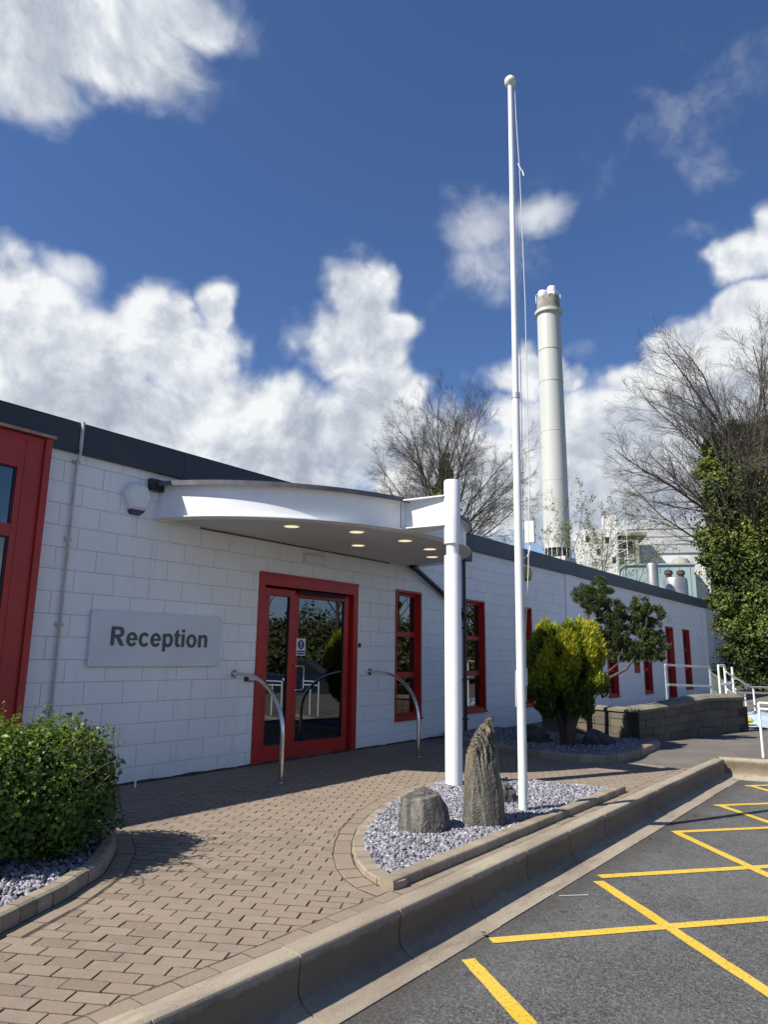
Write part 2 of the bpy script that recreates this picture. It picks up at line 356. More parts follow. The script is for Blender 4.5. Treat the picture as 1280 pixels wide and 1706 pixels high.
def leaf_mat(name, stops, trans=.3, rough=.45):
    m = bpy.data.materials.new(name); m.use_nodes = True; t = NT(m.node_tree); p = t.n['Principled BSDF']; out = t.n['Material Output']
    a = t.new('ShaderNodeAttribute', attribute_name='tint').outputs['Fac']; c = t.ramp(a, stops)
    t.l.new(c, p.inputs['Base Color']); p.inputs['Roughness'].default_value = rough; p.inputs['Specular IOR Level'].default_value = .35
    tl = t.new('ShaderNodeBsdfTranslucent'); t.l.new(t.mix(1.0, c, (1.0, 1.1, .5), 'MULTIPLY'), tl.inputs[0])
    mx = t.new('ShaderNodeMixShader', ins={0: trans, 1: p.outputs[0], 2: tl.outputs[0]}); t.l.new(mx.outputs[0], out.inputs[0])
    return m
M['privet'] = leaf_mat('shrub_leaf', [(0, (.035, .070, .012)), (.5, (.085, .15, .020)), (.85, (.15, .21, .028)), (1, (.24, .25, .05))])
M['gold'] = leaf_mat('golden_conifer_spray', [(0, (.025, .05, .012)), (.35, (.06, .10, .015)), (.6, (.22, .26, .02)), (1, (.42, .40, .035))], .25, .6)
M['dkgreen'] = leaf_mat('dark_conifer_spray', [(0, (.014, .026, .010)), (.5, (.045, .07, .022)), (1, (.13, .165, .05))], .15, .6)
M['ivy'] = leaf_mat('ivy_leaf', [(0, (.03, .048, .013)), (.5, (.095, .135, .024)), (1, (.22, .25, .05))], .2, .62)
M['bramble'] = leaf_mat('scrub_leaf', [(0, (.03, .04, .015)), (.5, (.07, .09, .03)), (1, (.15, .14, .06))], .2, .6)
M['bud'] = leaf_mat('spring_buds', [(0, (.10, .12, .04)), (1, (.32, .33, .14))], .3, .6)
M['dry'] = leaf_mat('fallen_leaf', [(0, (.50, .40, .05)), (1, (.55, .42, .05))], .1, .6)
M['stack'] = mat('stack_paint', (.5, .54, .52), .55, fn=lambda t, co: t.mix(t.math('MULTIPLY', t.smooth(t.noise(t.vm('MULTIPLY', co, (.8, .8, .05)), 1, 4), .45, .7), .3), (.47, .48, .45), (.36, .37, .34)))
M['concrete'] = mat('old_concrete', .3, .9, fn=vary((.20, .19, .165), (.33, .31, .27), .6))
M['white_render'] = mat('stained_white_render', .6, .85, fn=lambda t, co: t.mix(t.math('MULTIPLY', t.smooth(t.noise(t.vm('MULTIPLY', co, (.6, .6, .18)), 1, 6, .7), .45, .7), .6), (.62, .61, .58), (.30, .27, .24)))
M['cladding'] = mat('grey_cladding', (.40, .42, .43), .6, fn=vary((.36, .38, .39), (.46, .47, .47), .3))
M['teal'] = mat('teal_cladding', (.28, .38, .39), .6, fn=vary((.24, .34, .36), (.33, .42, .42), .4))
M['alu'] = mat('metal_flue', (.38, .38, .37), .45, .7, fn=vary((.30, .30, .29), (.44, .44, .43), 2))
M['rust'] = mat('rusty_cowl', (.06, .04, .035), .8, fn=vary((.045, .032, .028), (.085, .05, .04), 6))
M['car_paint'] = mat('blue_car_paint', (.015, .035, .09), .2, .3)
M['tyre'] = mat('tyre', (.02, .02, .02), .8)
M['tarp'] = mat('pale_tarpaulin', (.42, .52, .58), .5, fn=vary((.34, .44, .52), (.50, .58, .62), 2))
M['yellow_plastic'] = mat('yellow_plastic', (.6, .45, .03), .4)
M['rope'] = mat('halyard_rope', (.55, .55, .52), .8)
M['grass'] = mat('rough_ground', (.05, .06, .03), .95, fn=vary((.035, .045, .02), (.08, .075, .045), .4))

# ------------------------------------------------------------------ ground
def sheet(name, poly, z, m, sub=None):
    b = MB(); n = len(poly); b.add([(x, y, z) for x, y in poly], [tuple(range(n))])
    o = b.build(name, m); o['kind'] = 'structure'; return o
sheet('ground', [(-1500, -1500), (1500, -1500), (1500, 1500), (-1500, 1500)], -.42, M['grass'])
car_park = sheet('car_park', [(-60, -60), (90, -60), (90, -4.60), (-60, -4.60)], -.25, M['asphalt'])
path_o = sheet('footpath', [(9.9, -12), (40, -12), (40, .3), (9.9, .3), (9.9, -4.34), (11.42, -4.34), (13.3, -12)][0:0] or [(9.98, -4.36), (11.5, -4.36), (13.5, -12), (60, -12), (60, .4), (9.98, .4)], -.004, M['path_tar'])
pav = sheet('paving', [(-3, -4.36), (9.98, -4.36), (9.98, .1), (-3, .1)], -.013, M['joint'])

# stretcher-bond block pavers
bed_left = [(-1.5, -4.2), (1.0, -3.45), (1.91, -3.14), (2.35, -2.93), (2.76, -2.66), (3.09, -2.28), (3.32, -1.88), (3.45, -1.45), (3.50, -1.0), (3.52, -.5), (3.52, .0)]
bed_a = [(3.67, -4.255), (3.70, -4.10), (3.78, -3.94), (3.92, -3.76), (4.12, -3.56), (4.38, -3.35), (4.74, -3.11), (5.18, -2.88), (5.66, -2.69), (6.2, -2.53), (6.8, -2.45), (7.3, -2.50), (7.62, -2.80), (7.76, -3.3), (7.84, -3.8), (7.82, -4.255)]
bed_b = [(10.9, -.02), (10.3, -.7), (9.85, -1.45), (9.62, -2.1), (9.54, -2.6), (9.55, -3.0), (9.72, -3.30), (10.1, -3.45), (10.8, -3.47), (11.5, -3.44), (12.15, -3.36), (12.45, -3.2), (12.55, -3.0)]
def inside(p, poly):
    x, y = p; c = False; n = len(poly)
    for i in range(n):
        x1, y1 = poly[i]; x2, y2 = poly[i - 1]
        if (y1 > y) != (y2 > y) and x < (x2 - x1) * (y - y1) / (y2 - y1) + x1: c = not c
    return c
def offset(path, d_):                        # shift an open path sideways (left of travel = +)
    out = []
    for i, p in enumerate(path):
        a = Vector(path[max(i - 1, 0)]); b = Vector(path[min(i + 1, len(path) - 1)]); t = (b - a).normalized()
        out.append((p[0] - t.y * d_, p[1] + t.x * d_))
    return out
ring_l = offset(bed_left, -.13); ring_a = offset(bed_a, .13)
excl = [bed_left + [(-1.5, .0)], bed_a, bed_b + [(12.6, 0)]]
u = Vector((.477, -.879)); v_ = Vector((.879, .477)); LP, WP = .1915, .0955
cand = []
for j in range(-30, 140):
    for i in range(-50, 90):
        c_ = u * ((i + (.5 if j % 2 else 0)) * LP) + v_ * (j * WP) + Vector((.08, -.03))
        x, y = c_
        if not (.3 < x < 10.0 and -4.30 < y < .06): continue
        if any(inside((x, y), e) and all(inside((x + dx, y + dy), e) for dx, dy in ((.1, 0), (-.1, 0), (0, .1), (0, -.1))) for e in excl): continue
        dd = in_view((x, y, 0), 60)
        cand.append((dd if dd else 99, x, y))
cand.sort()
ang = math.atan2(u.y, u.x)
def paver_geo(mb, x, y, z, L, Wd, a, tint, tx=0, ty=0, b=.0022):
    ca, sa = math.cos(a), math.sin(a); vs = []
    for zz, k in ((-.03, 0), (-b, 0), (0, b)):
        for sx, sy in ((-1, -1), (1, -1), (1, 1), (-1, 1)):
            px, py = sx * (L / 2 - k), sy * (Wd / 2 - k)
            vs.append((x + px * ca - py * sa, y + px * sa + py * ca, z + zz + tx * px + ty * py))
    f = [(k + i, k + (i + 1) % 4, k + 4 + (i + 1) % 4, k + 4 + i) for k in (0, 4) for i in range(4)]
    n0 = len(mb.v); mb.add(vs, [(8, 9, 10, 11)], tint); mb.f += [tuple(n0 + q for q in g) for g in f]; mb.t += [0.0] * 4 + [0.05] * 4
pm = []
for k in range(9):
    b = MB(); paver_geo(b, 0, 0, 0, LP - .0065, WP - .0085, 0, (k + .5) / 9); o = b.build('paver', M['paver'], tinted=True); pm.append(o.data); bpy.data.objects.remove(o)
rest = MB(); N_IND = 300
for k, (dd, x, y) in enumerate(cand):
    z = random.uniform(-.0012, .0012); a = ang + random.gauss(0, .007); x += random.gauss(0, .0008); y += random.gauss(0, .0008)
    tx, ty = random.gauss(0, .005), random.gauss(0, .009)
    if k < N_IND:
        o = link('paver', random.choice(pm), pav); o.location = (x, y, z); o.rotation_euler = (math.atan(ty), -math.atan(tx), a)
    else: paver_geo(rest, x, y, z, LP - .0065, WP - .0085, a, .07 + .93 * random.random(), tx, ty)
rest.build('distant_paver', M['paver'], pav, tinted=True)['kind'] = 'stuff'

# blocks laid along a path: cross-section (inward offset, z) closed polygon
def along(path, pitch, gap, prof, name, m, parent, side=1, tint=None, jitter=.002, name_rest=None, maxn=999, phase=0, smooth=False, zs=None):
    pts = [Vector(p) for p in path]; L = [0]
    for i in range(len(pts) - 1): L.append(L[-1] + (pts[i + 1] - pts[i]).length)
    def at(s):
        s = max(0, min(L[-1], s))
        for i in range(len(pts) - 1):
            if s <= L[i + 1]: break
        f = (s - L[i]) / (L[i + 1] - L[i]); p = pts[i].lerp(pts[i + 1], f)
        def tan(k):
            a = pts[max(k - 1, 0)]; b = pts[min(k + 1, len(pts) - 1)]; return (b - a).normalized()
        t = tan(i).lerp(tan(i + 1), f).normalized(); return p, Vector((-t.y, t.x)) * side
    n = int((L[-1] - phase) / pitch); res = []; k = len(prof); mbr = MB()
    for q in range(n):
        s0 = phase + q * pitch + gap / 2; s1 = phase + (q + 1) * pitch - gap / 2
        st = [s0, (s0 + s1) / 2, s1]; dz = random.uniform(-jitter, jitter); do = random.uniform(-jitter, jitter)
        vs = []
        for s in st:
            p, nn = at(s)
            zk = 1 if zs is None else 1 + (zs - 1) * min(1, s / L[-1] * 1.6)
            for off, z in prof: w2 = p + nn * (off + do); vs.append((w2.x, w2.y, (z * zk if z > 0 else z) + dz))
        f = [tuple(range(k)), tuple(2 * k + i for i in range(k - 1, -1, -1))]
        for r_ in range(2):
            for i in range(k):
                j = (i + 1) % k; f.append((r_ * k + i, (r_ + 1) * k + i, (r_ + 1) * k + j, r_ * k + j))
        tt = .08 + .9 * random.random() if tint is None else tint
        ft = [tt if q == 0 else 0.0, tt if q == n - 1 else 0.0] + [(0.0 if min(prof[i][1], prof[(i + 1) % k][1]) <= -.03 and prof[0][1] > -.2 and max(prof[i][1], prof[(i + 1) % k][1]) < .02 else tt) for r_ in range(2) for i in range(k)]
        piece = MB(); piece.v = list(map(tuple, vs)); piece.f = f; piece.t = ft
        if len(res) < maxn: res.append(piece.build(name, m, parent, tinted=True, smooth=smooth, sharp=27))
        else: mbr.add(vs, f, tt)
    if mbr.v: mbr.build(name_rest or name, m, parent, tinted=True)['kind'] = 'stuff'
    return res
# edging course along the kerb
edge_prof = [(0, -.03), (0, .001), (.004, .0055), (.092, .0055), (.096, .001), (.096, -.03)]
along([(.2, -4.260), (1.7, -4.300), (2.6, -4.326), (3.6, -4.335), (9.98, -4.335)], .192, .007, edge_prof, 'edging_paver', M['paver'], pav, 1)
# curved courses round the beds
along(ring_a[:11], .19, .008, [(o_ - .0, z) for o_, z in edge_prof[:2]] + [(.005, .006), (.120, .006), (.124, .001), (.124, -.03)], 'curved_edging_paver', M['paver'], pav, -1)
along(ring_l[2:], .19, .008, [(0, -.03), (0, .001), (.005, .006), (.120, .006), (.124, .001), (.124, -.03)], 'curved_edging_paver', M['paver'], pav, 1)

b = MB(); vs = []; n = 120
for i in range(n + 1):
    x = 4.3 + i * 6.6 / n; e_ = .012 + .03 * max(0, noise.noise(Vector((x * 3, 0, 0))) + .3) + .012 * random.random()
    vs += [(x, -.003, .010 + e_ * .5), (x, -.004 - e_, -.001)]
b.add(vs, [(2 * i, 2 * i + 1, 2 * i + 3, 2 * i + 2) for i in range(n)]); b.build('settled_dirt', M['joint'], pav)['kind'] = 'stuff'
def sandline(path, w_=.007, z=.0045):
    o1 = offset(path, -w_ / 2); o2 = offset(path, w_ / 2); b = MB(); vs = []
    for p, q in zip(o1, o2): vs += [(*p, z), (*q, z)]
    b.add(vs, [(2 * i, 2 * i + 1, 2 * i + 3, 2 * i + 2) for i in range(len(path) - 1)]); b.build('joint_sand', M['joint'], pav)
def fine(path, k=6):
    out = []
    for i in range(len(path) - 1):
        for j in range(k): out.append((path[i][0] + (path[i + 1][0] - path[i][0]) * j / k, path[i][1] + (path[i + 1][1] - path[i][1]) * j / k))
    return out + [path[-1]]
sandline([(.2, -4.158), (1.7, -4.198), (2.6, -4.224), (3.6, -4.233), (9.98, -4.239)])
sandline(offset(ring_a[:11], .004)); sandline(offset(ring_l[2:], -.004)); sandline(offset(bed_a[:11], .003), .006, .008); sandline(offset(bed_left[2:], -.003), .006, .008)
# kerb with integral gutter
kerb = empty('kerb', (6, -4.5, -.25), None, None); kerb['kind'] = 'structure'
kp = [(0, -.31), (0, .002), (.008, .010), (.100, .0118), (.116, .0105), (.127, .005), (.134, -.005), (.1365, -.018), (.1368, -.024), (.131, -.075), (.126, -.115), (.1265, -.120), (.128, -.145), (.137, -.170), (.157, -.192), (.192, -.210), (.240, -.225), (.285, -.236), (.325, -.244), (.325, -.31)]
kp = [(a, z) for a, z in kp]
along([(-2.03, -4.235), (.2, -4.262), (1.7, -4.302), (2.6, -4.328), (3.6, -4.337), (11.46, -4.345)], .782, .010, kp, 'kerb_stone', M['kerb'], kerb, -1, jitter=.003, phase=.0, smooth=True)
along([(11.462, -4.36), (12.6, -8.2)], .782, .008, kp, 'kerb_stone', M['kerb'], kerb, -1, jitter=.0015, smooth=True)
# dressed corner piece between the two runs
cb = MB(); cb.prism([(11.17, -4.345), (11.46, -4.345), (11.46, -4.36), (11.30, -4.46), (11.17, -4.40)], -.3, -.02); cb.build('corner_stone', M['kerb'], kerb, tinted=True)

# bed kerbs
def kprof(h, w_, r=.018): return [(0, -.05), (0, h - r), (r * .35, h - r * .3), (r, h), (w_ - r * .5, h), (w_, h - r * .5), (w_, -.05)]
bk_l = empty('planting_bed_kerb', (2.3, -3, 0), None, None); bk_l['kind'] = 'structure'
along(bed_left, .128, .005, kprof(.092, .105, .03), 'kerb_block', M['bed_kerb'], bk_l, 1, name_rest='kerb_block')
bk_a = empty('planting_bed_kerb', (5.5, -3.4, 0), None, None); bk_a['kind'] = 'structure'
along([(3.665, -4.255), (7.84, -4.255)], .165, .003, kprof(.066, .105, .016), 'kerb_block', M['bed_kerb'], bk_a, 1, jitter=.001)
a2 = [(x, y) for x, y in bed_a[:-1]]
def hprof(hs): return [(0, -.05), (0, hs - .008), (.010, hs), (.105, hs), (.110, hs - .006), (.110, -.05)]
along(a2[:5], .150, .004, hprof(.050), 'kerb_block', M['bed_kerb'], bk_a, -1)
along(a2[4:], .165, .004, hprof(.018), 'kerb_block', M['bed_kerb'], bk_a, -1)
bk_b = empty('planting_bed_kerb', (11, -2.5, 0), None, None); bk_b['kind'] = 'structure'
along(bed_b[:9], .2, .005, kprof(.10, .11, .025), 'kerb_block', M['bed_kerb'], bk_b, 1)
along(bed_b[8:], .3, .005, kprof(.10, .16, .04), 'kerb_block', M['red_kerb'], bk_b, 1)

# slate chippings
def chips(name, poly, z, n, seed, size=.026, mound=None, label=None):
    rng = np.random.default_rng(seed); P = np.array(poly); lo = P.min(0); hi = P.max(0); pts = []
    while len(pts) < n:
        q = lo + (hi - lo) * rng.random(2)
        if inside(q, poly): pts.append(q)
    pts = np.array(pts); n = len(pts)
    k = 5; an = (np.arange(k) / k * 2 * np.pi)[None, :] + rng.random((n, 1)) * 6.28
    r = size * (.45 + .85 * rng.random((n, 1))) * (.55 + .6 * rng.random((n, k)))
    asp = .32 + .38 * rng.random((n, 1))
    x = r * np.cos(an); y = r * np.sin(an) * asp; th = .003 + .006 * rng.random((n, 1))
    top = np.stack([x * .86, y * .86, np.repeat(th, k, 1)], -1); bot = np.stack([x, y, -np.repeat(th, k, 1)], -1)
    V = np.concatenate([top, bot], 1)
    ax = rng.normal(0, .55, (n, 2)); cz = rng.random(n) * 6.28
    cx, sx = np.cos(ax[:, 0]), np.sin(ax[:, 0]); cy, sy = np.cos(ax[:, 1]), np.sin(ax[:, 1]); c, s = np.cos(cz), np.sin(cz)
    X, Y, Z = V[..., 0], V[..., 1], V[..., 2]
    Y, Z = Y * cx[:, None] - Z * sx[:, None], Y * sx[:, None] + Z * cx[:, None]
    X, Z = X * cy[:, None] + Z * sy[:, None], -X * sy[:, None] + Z * cy[:, None]
    X, Y = X * c[:, None] - Y * s[:, None], X * s[:, None] + Y * c[:, None]
    zz = z + rng.random(n) * .022 + (0 if mound is None else np.array([mound(*p) for p in pts]))
    V = np.stack([X + pts[:, 0:1], Y + pts[:, 1:2], Z + zz[:, None]], -1).reshape(-1, 3)
    idx = np.arange(n)[:, None] * 10
    tris = [(0, 1, 2), (0, 2, 3), (0, 3, 4)]
    for i in range(5):
        j = (i + 1) % 5; tris += [(i, 5 + i, 5 + j), (i, 5 + j, j)]
    F_ = np.concatenate([idx + np.array(t)[None] for t in tris], 0)
    tint = np.tile(np.clip(rng.normal(.52, .24, n), 0, 1), len(tris))
    o = np_mesh(name, V, F_, M['slate'], tint=tint); tag(o, label, 'gravel', kind='stuff'); return o
def slate_mound(b): pass
def base_sheet(poly, z):
    o = sheet('planting_bed', poly, z, M['slate_bed']); return o
in_a = offset(bed_a, -.09)[0:-1] + [(7.74, -4.16), (3.75, -4.16)]
base_sheet(in_a, .004)
chips('slate_chippings', in_a, .016, 17000, 3, size=.021, label='blue grey slate chippings around the upright stone and flagpole')
in_l = offset(bed_left, .09)[1:] + [(3.4, -.02), (-1, -.02), (-1, -3.4)]
base_sheet(in_l, .03)
vis_l = [(1.2, -3.25)] + offset(bed_left, .09)[2:] + [(2.4, -.05), (1.2, -.8)]
chips('slate_chippings', vis_l, .045, 9000, 4, size=.032, label='slate chippings under the clipped round shrub at the left edge')
in_b = offset(bed_b, .10) + [(12.6, -.02)]
base_sheet(in_b, .03)
chips('slate_chippings', in_b, .045, 9000, 5, label='slate chippings around the golden conifer by the low wall')

# painted lines on the car park (4 mm above it)
def line(pts, w_, m, name='painted_line'):
    b = MB(); p = [Vector(q) for q in pts]; n = 24
    d_ = (p[1] - p[0]); nn = Vector((-d_.y, d_.x)).normalized() * w_ / 2; vs = []
    for i in range(n + 1):
        c_ = p[0] + d_ * (i / n); j1, j2 = random.gauss(0, .0018), random.gauss(0, .0018)
        vs += [(*(c_ + nn * (1 + j1 / w_ * 2)), -.246), (*(c_ - nn * (1 + j2 / w_ * 2)), -.246)]
    b.add(vs, [(2 * i, 2 * i + 1, 2 * i + 3, 2 * i + 2) for i in range(n)])
    o = b.build(name, m); o['kind'] = 'structure'; return o
dy = Vector((.766, -.643)); dx_ = Vector((-.645, -.764))
YL = [((4.00, -4.72), 5.0), ((5.62, -4.765), 5.0), ((7.46, -4.80), 5.0), ((9.09, -4.815), 4.5), ((10.74, -4.83), 4.0)]
for (p, L) in YL: line([p, Vector(p) + dy * L], .082, M['yellow_line'])
def zlift(o, dz): o.location.z = dz
for k, (p, q) in enumerate([((3.69, -4.75), (2.75, -5.98)), ((5.50, -4.80), (3.60, -6.88)), ((7.455, -4.84), (4.9, -7.3)), ((9.13, -4.86), (6.4, -7.6)), ((10.8, -4.88), (8.0, -7.7))]):
    zlift(line([p, q], .085, M['yellow_line']), .0012)
for k in range(9):
    a = Vector((11.5, -9.3)) + Vector((.80, -.60)) * (k * 2.4); line([a, a + Vector((.60, .80)) * 4.6], .1, M['white_line'])
    a = Vector((7.0, -13.5)) + Vector((.80, -.60)) * (k * 2.4); line([a, a + Vector((.60, .80)) * 4.6], .1, M['white_line'])

# ------------------------------------------------------------------ the building
bld = empty('reception_building', (15, 0, 0), 'long single-storey white blockwork building with red windows and dark fascia', 'building')
X0, X1, ZT = -4.0, 30.62, 3.70
WINX = [(9.47, 10.22), (11.70, 12.46), (13.82, 14.58), (19.22, 20.0), (22.32, 23.1), (26.95, 27.82)]
WZ0, WZ1 = .375, 2.465
openings = [(6.415, 8.475, -.1, 2.45), (-4, 3.40, -.1, 3.46)] + [(a, b, WZ0, WZ1) for a, b in WINX] + [(24.82, 25.72, .02, 2.48)]
def subtract(rect, opn):
    out = [rect]
    for a0, a1, b0, b1 in opn:
        nxt = []
        for x0, x1, z0, z1 in out:
            if a0 >= x1 or a1 <= x0 or b0 >= z1 or b1 <= z0: nxt.append((x0, x1, z0, z1)); continue
            if b1 < z1: nxt.append((x0, x1, b1, z1))
            if b0 > z0: nxt.append((x0, x1, z0, b0))
            zz0, zz1 = max(z0, b0), min(z1, b1)
            if a0 > x0: nxt.append((x0, a0, zz0, zz1))
            if a1 < x1: nxt.append((a1, x1, zz0, zz1))
        out = nxt
    return out
core = MB()
for x0, x1, z0, z1 in subtract((X0, X1, -.3, ZT), openings): core.box(x0, x1, .007, .26, z0, z1)
core.box(X1 - .25, X1, .261, 12, -.3, ZT); core.box(X0, X1, 12, 12.25, -.3, ZT); core.box(X0, X0 + .25, .261, 12, -.3, ZT)
core.build('wall', M['mortar'], bld)
inn = MB(); inn.box(X0 + .26, X1 - .26, 4.2, 4.3, 0, 2.9); inn.build('inner_wall', M['inner_wall'], bld)
for xx in (8.9, 10.9, 13.2, 17, 21, 24):
    inn2 = MB(); inn2.box(xx, xx + .1, .27, 4.19, .001, 2.899); inn2.build('inner_wall', M['inner_wall'], bld)
fl = MB(); fl.box(X0 + .26, X1 - .26, .265, 11.9, -.2, 0.0); fl.build('inner_floor', M['carpet'], bld)
ce = MB(); ce.box(X0 + .26, X1 - .26, .265, 11.9, 2.905, 3.0); ce.build('ceiling', M['inner_wall'], bld)
ro = MB(); ro.box(X0, X1 - .02, .0, 12.2, ZT + .001, ZT + .05); ro.build('roof', M['roof_felt'], bld)
pil = (16.52, 17.2, -.3, 3.6)
blocks = []
ci = 0; z = -.28
while z < 3.60:
    z1 = z + .225
    off = 3.85 if ci % 2 == 0 else 3.85 + .225
    x = off - .45 * 2
    while x < X1:
        for r_ in subtract((max(x + .003, 3.40), min(x + .447, X1 - .001), z + .003, min(z1 - .003, 3.60)), openings + [pil]):
            if r_[1] - r_[0] > .02 and r_[3] - r_[2] > .015: blocks.append(r_)
        x += .45
    z = z1; ci += 1
blocks.sort(key=lambda r_: (in_view(((r_[0] + r_[1]) / 2, 0, (r_[2] + r_[3]) / 2)) or 99))
cache = {}; restb = MB()
for k, (x0, x1, z0, z1) in enumerate(blocks):
    y = random.uniform(-.0013, .0013)
    if k < 300:
        key = (round(x1 - x0, 3), round(z1 - z0, 3))
        if key not in cache:
            b = MB(); b.bbox(0, key[0], 0, .03, 0, key[1], .0035); o = b.build('block', M['white_block']); cache[key] = o.data; bpy.data.objects.remove(o)
        o = link('block', cache[key], bld); o.location = (x0 - 15, y, z0); o.matrix_parent_inverse = Matrix()
    else: restb.bbox(x0, x1, y, y + .03, z0, z1, .0035)
restb.build('distant_block', M['white_block'], bld)['kind'] = 'stuff'
b = MB(); b.box(16.53, 17.19, -.03, .006, -.28, 3.58); b.build('pilaster_strip', M['white_block'], bld)
# roof fascia in lengths
x = X0
while x < X1 + .02:
    xe = min(x + 3.02, X1 + .03); b = MB(); b.bbox(x, xe - .004, -.065, .0, 3.42, 3.735, .004); b.box(x, xe - .004, -.065, .12, 3.7352, 3.747); b.build('fascia_board', M['anthracite'], bld); x = xe
b = MB(); b.box(X1 + .031, X1 + .06, -.065, 11, 3.42, 3.74); b.build('fascia_board', M['anthracite'], bld)

def frame_window(x0, x1, z0=WZ0, z1=WZ1, blind=False, name='window'):
    b = MB(); t = .034
    b.box(x0, x0 + t, -.018, .13, z0 + .001, z1); b.box(x1 - t, x1, -.018, .13, z0 + .001, z1)
    b.box(x0 + t, x1 - t, -.018, .13, z1 - .036, z1); b.box(x0 - .012, x1 + .012, -.045, .13, z0 - .03, z0)
    b.box(x0 + t, x1 - t, .0, .13, z0, z0 + .05)
    zs = [z0 + .052, z0 + .70, z0 + 1.36, z1 - .037]
    s = .045; xa, xb = x0 + t, x1 - t
    b.box(xa, xa + s, .075, .12, zs[0], zs[3]); b.box(xb - s, xb, .075, .12, zs[0], zs[3])
    b.box(xa + s, xb - s, .075, .12, zs[0], zs[0] + .03); b.box(xa + s, xb - s, .075, .12, zs[3] - .045, zs[3])
    b.box(xa + s, xb - s, .070, .12, zs[1] - .05, zs[1] + .04); b.box(xa + s, xb - s, .070, .12, zs[2] - .04, zs[2] + .04)
    o = b.build(name, M['red'], bld)
    for za, zb in ((zs[0] + .03, zs[1] - .05), (zs[1] + .04, zs[2] - .04), (zs[2] + .04, zs[3] - .045)):
        g = MB(); g.add([(xa + s, .10, za), (xb - s, .10, za), (xb - s, .10, zb), (xa + s, .10, zb)], [(0, 1, 2, 3)]); g.build('pane', M['glass'], o)
        k_ = MB()
        for a0, a1, b0, b1 in ((xa + s, xb - s, za, za + .006), (xa + s, xb - s, zb - .006, zb), (xa + s, xa + s + .006, za + .0061, zb - .0061), (xb - s - .006, xb - s, za + .0061, zb - .0061)): k_.box(a0, a1, .092, .0985, b0, b1)
        k_.build('gasket', M['black'], o)
    return o
for a, b_ in WINX: frame_window(a, b_)
# things just inside two of the windows
b = MB()
for k in range(3): b.box(11.85 + k * .13, 11.95 + k * .13, .45, .6, .45, .82)
b.box(11.80, 12.36, .42, .65, .40, .448); b.box(11.8, 12.36, .42, .65, .9, .95)
tag(b.build('binder_shelf', M['blind']), 'white shelf with binders inside behind lower pane of second window', 'shelf')

# glazed entrance door
dr = MB()
dr.box(6.415, 6.52, -.018, .14, -.02, 2.45); dr.box(8.37, 8.475, -.018, .14, -.02, 2.45); dr.box(6.52, 8.37, -.018, .14, 2.285, 2.45)
dr.box(6.415, 8.475, -.030, -.0185, 2.425, 2.455)
door_frame = dr.build('door_frame', M['red'], bld)
b = MB(); b.box(6.54, 8.35, .02, .10, -.03, .008); b.build('threshold', M['galv'], door_frame)
def leaf(name, x0, x1, gx0, gx1, gz0, gz1):
    b = MB(); y0, y1 = .045, .10; z0, z1 = .010, 2.255
    b.bbox(x0, gx0, y0, y1, z0, z1, .003); b.bbox(gx1, x1, y0, y1, z0, z1, .003); b.bbox(gx0, gx1, y0, y1, z0, gz0, .003); b.bbox(gx0, gx1, y0, y1, gz1, z1, .003)
    o = b.build(name, M['red'], bld)
    g = MB(); g.add([(gx0, .075, gz0), (gx1, .075, gz0), (gx1, .075, gz1), (gx0, .075, gz1)], [(0, 1, 2, 3)]); g.build('pane', M['glass'], o)
    k_ = MB()
    for a0, a1, b0, b1 in ((gx0, gx1, gz0, gz0 + .008), (gx0, gx1, gz1 - .008, gz1), (gx0, gx0 + .008, gz0 + .0081, gz1 - .0081), (gx1 - .008, gx1, gz0 + .0081, gz1 - .0081)): k_.box(a0, a1, .052, .074, b0, b1)
    k_.build('gasket', M['black'], o); return o
side = leaf('side_light', 6.56, 7.155, 6.665, 7.055, .20, 2.165)
door = leaf('door', 7.165, 8.335, 7.31, 8.235, .20, 2.175)
b = MB(); b.box(7.20, 8.22, .018, .030, 2.215, 2.262); b.build('closer_slot', M['black_rubber'], door_frame)
b = MB(); pth = [(7.235, .045, 1.225), (7.235, -.02, 1.225), (7.25, -.03, 1.22)]
b.tube([(7.225, .044, 1.22), (7.225, -.015, 1.22), (7.24, -.03, 1.22), (7.33, -.035, 1.22), (7.355, -.037, 1.212), (7.363, -.037, 1.19), (7.363, -.037, .93), (7.355, -.037, .908), (7.33, -.035, .90), (7.24, -.03, .90), (7.225, -.015, .90), (7.225, .044, .90)], .011, 10)
b.build('handle', M['steel'], door, smooth=True)
b = MB(); b.bbox(7.195, 7.228, .035, .0449, 1.295, 1.375, .003); b.build('lock_plate', M['galv'], door)
b = MB(); b.box(7.285, 7.455, .0440, .0505, 1.365, 1.60); st = b.build('notice_sticker', M['white_plastic'], door)
b = MB(); b.add([(7.37 + .062 * math.cos(a * math.pi / 16), .0432, 1.515 + .066 * math.sin(a * math.pi / 16)) for a in range(32)], [tuple(range(32))]); b.box(7.30, 7.44, .0425, .0436, 1.378, 1.435)
b.build('notice_print', M['navy'], door)
b = MB(); b.add([(7.357, .0424, 1.56), (7.383, .0424, 1.56), (7.377, .0424, 1.493), (7.363, .0424, 1.493)], [(0, 1, 2, 3)])
b.add([(7.37 + .009 * math.cos(a * math.pi / 6), .0424, 1.477 + .009 * math.sin(a * math.pi / 6)) for a in range(12)], [tuple(range(12))])
for xa, xb in ((7.312, 7.362), (7.372, 7.428)): b.add([(xa, .0418, 1.401), (xb, .0418, 1.401), (xb, .0418, 1.413), (xa, .0418, 1.413)], [(0, 1, 2, 3)])
b.build('notice_mark', M['white_plastic'], door)
door.matrix_basis = Matrix.Translation((8.335, .10, 0)) @ Matrix.Rotation(R(-4), 4, 'Z') @ Matrix.Translation((-8.335, -.10, 0))      # stands a little ajar, inwards
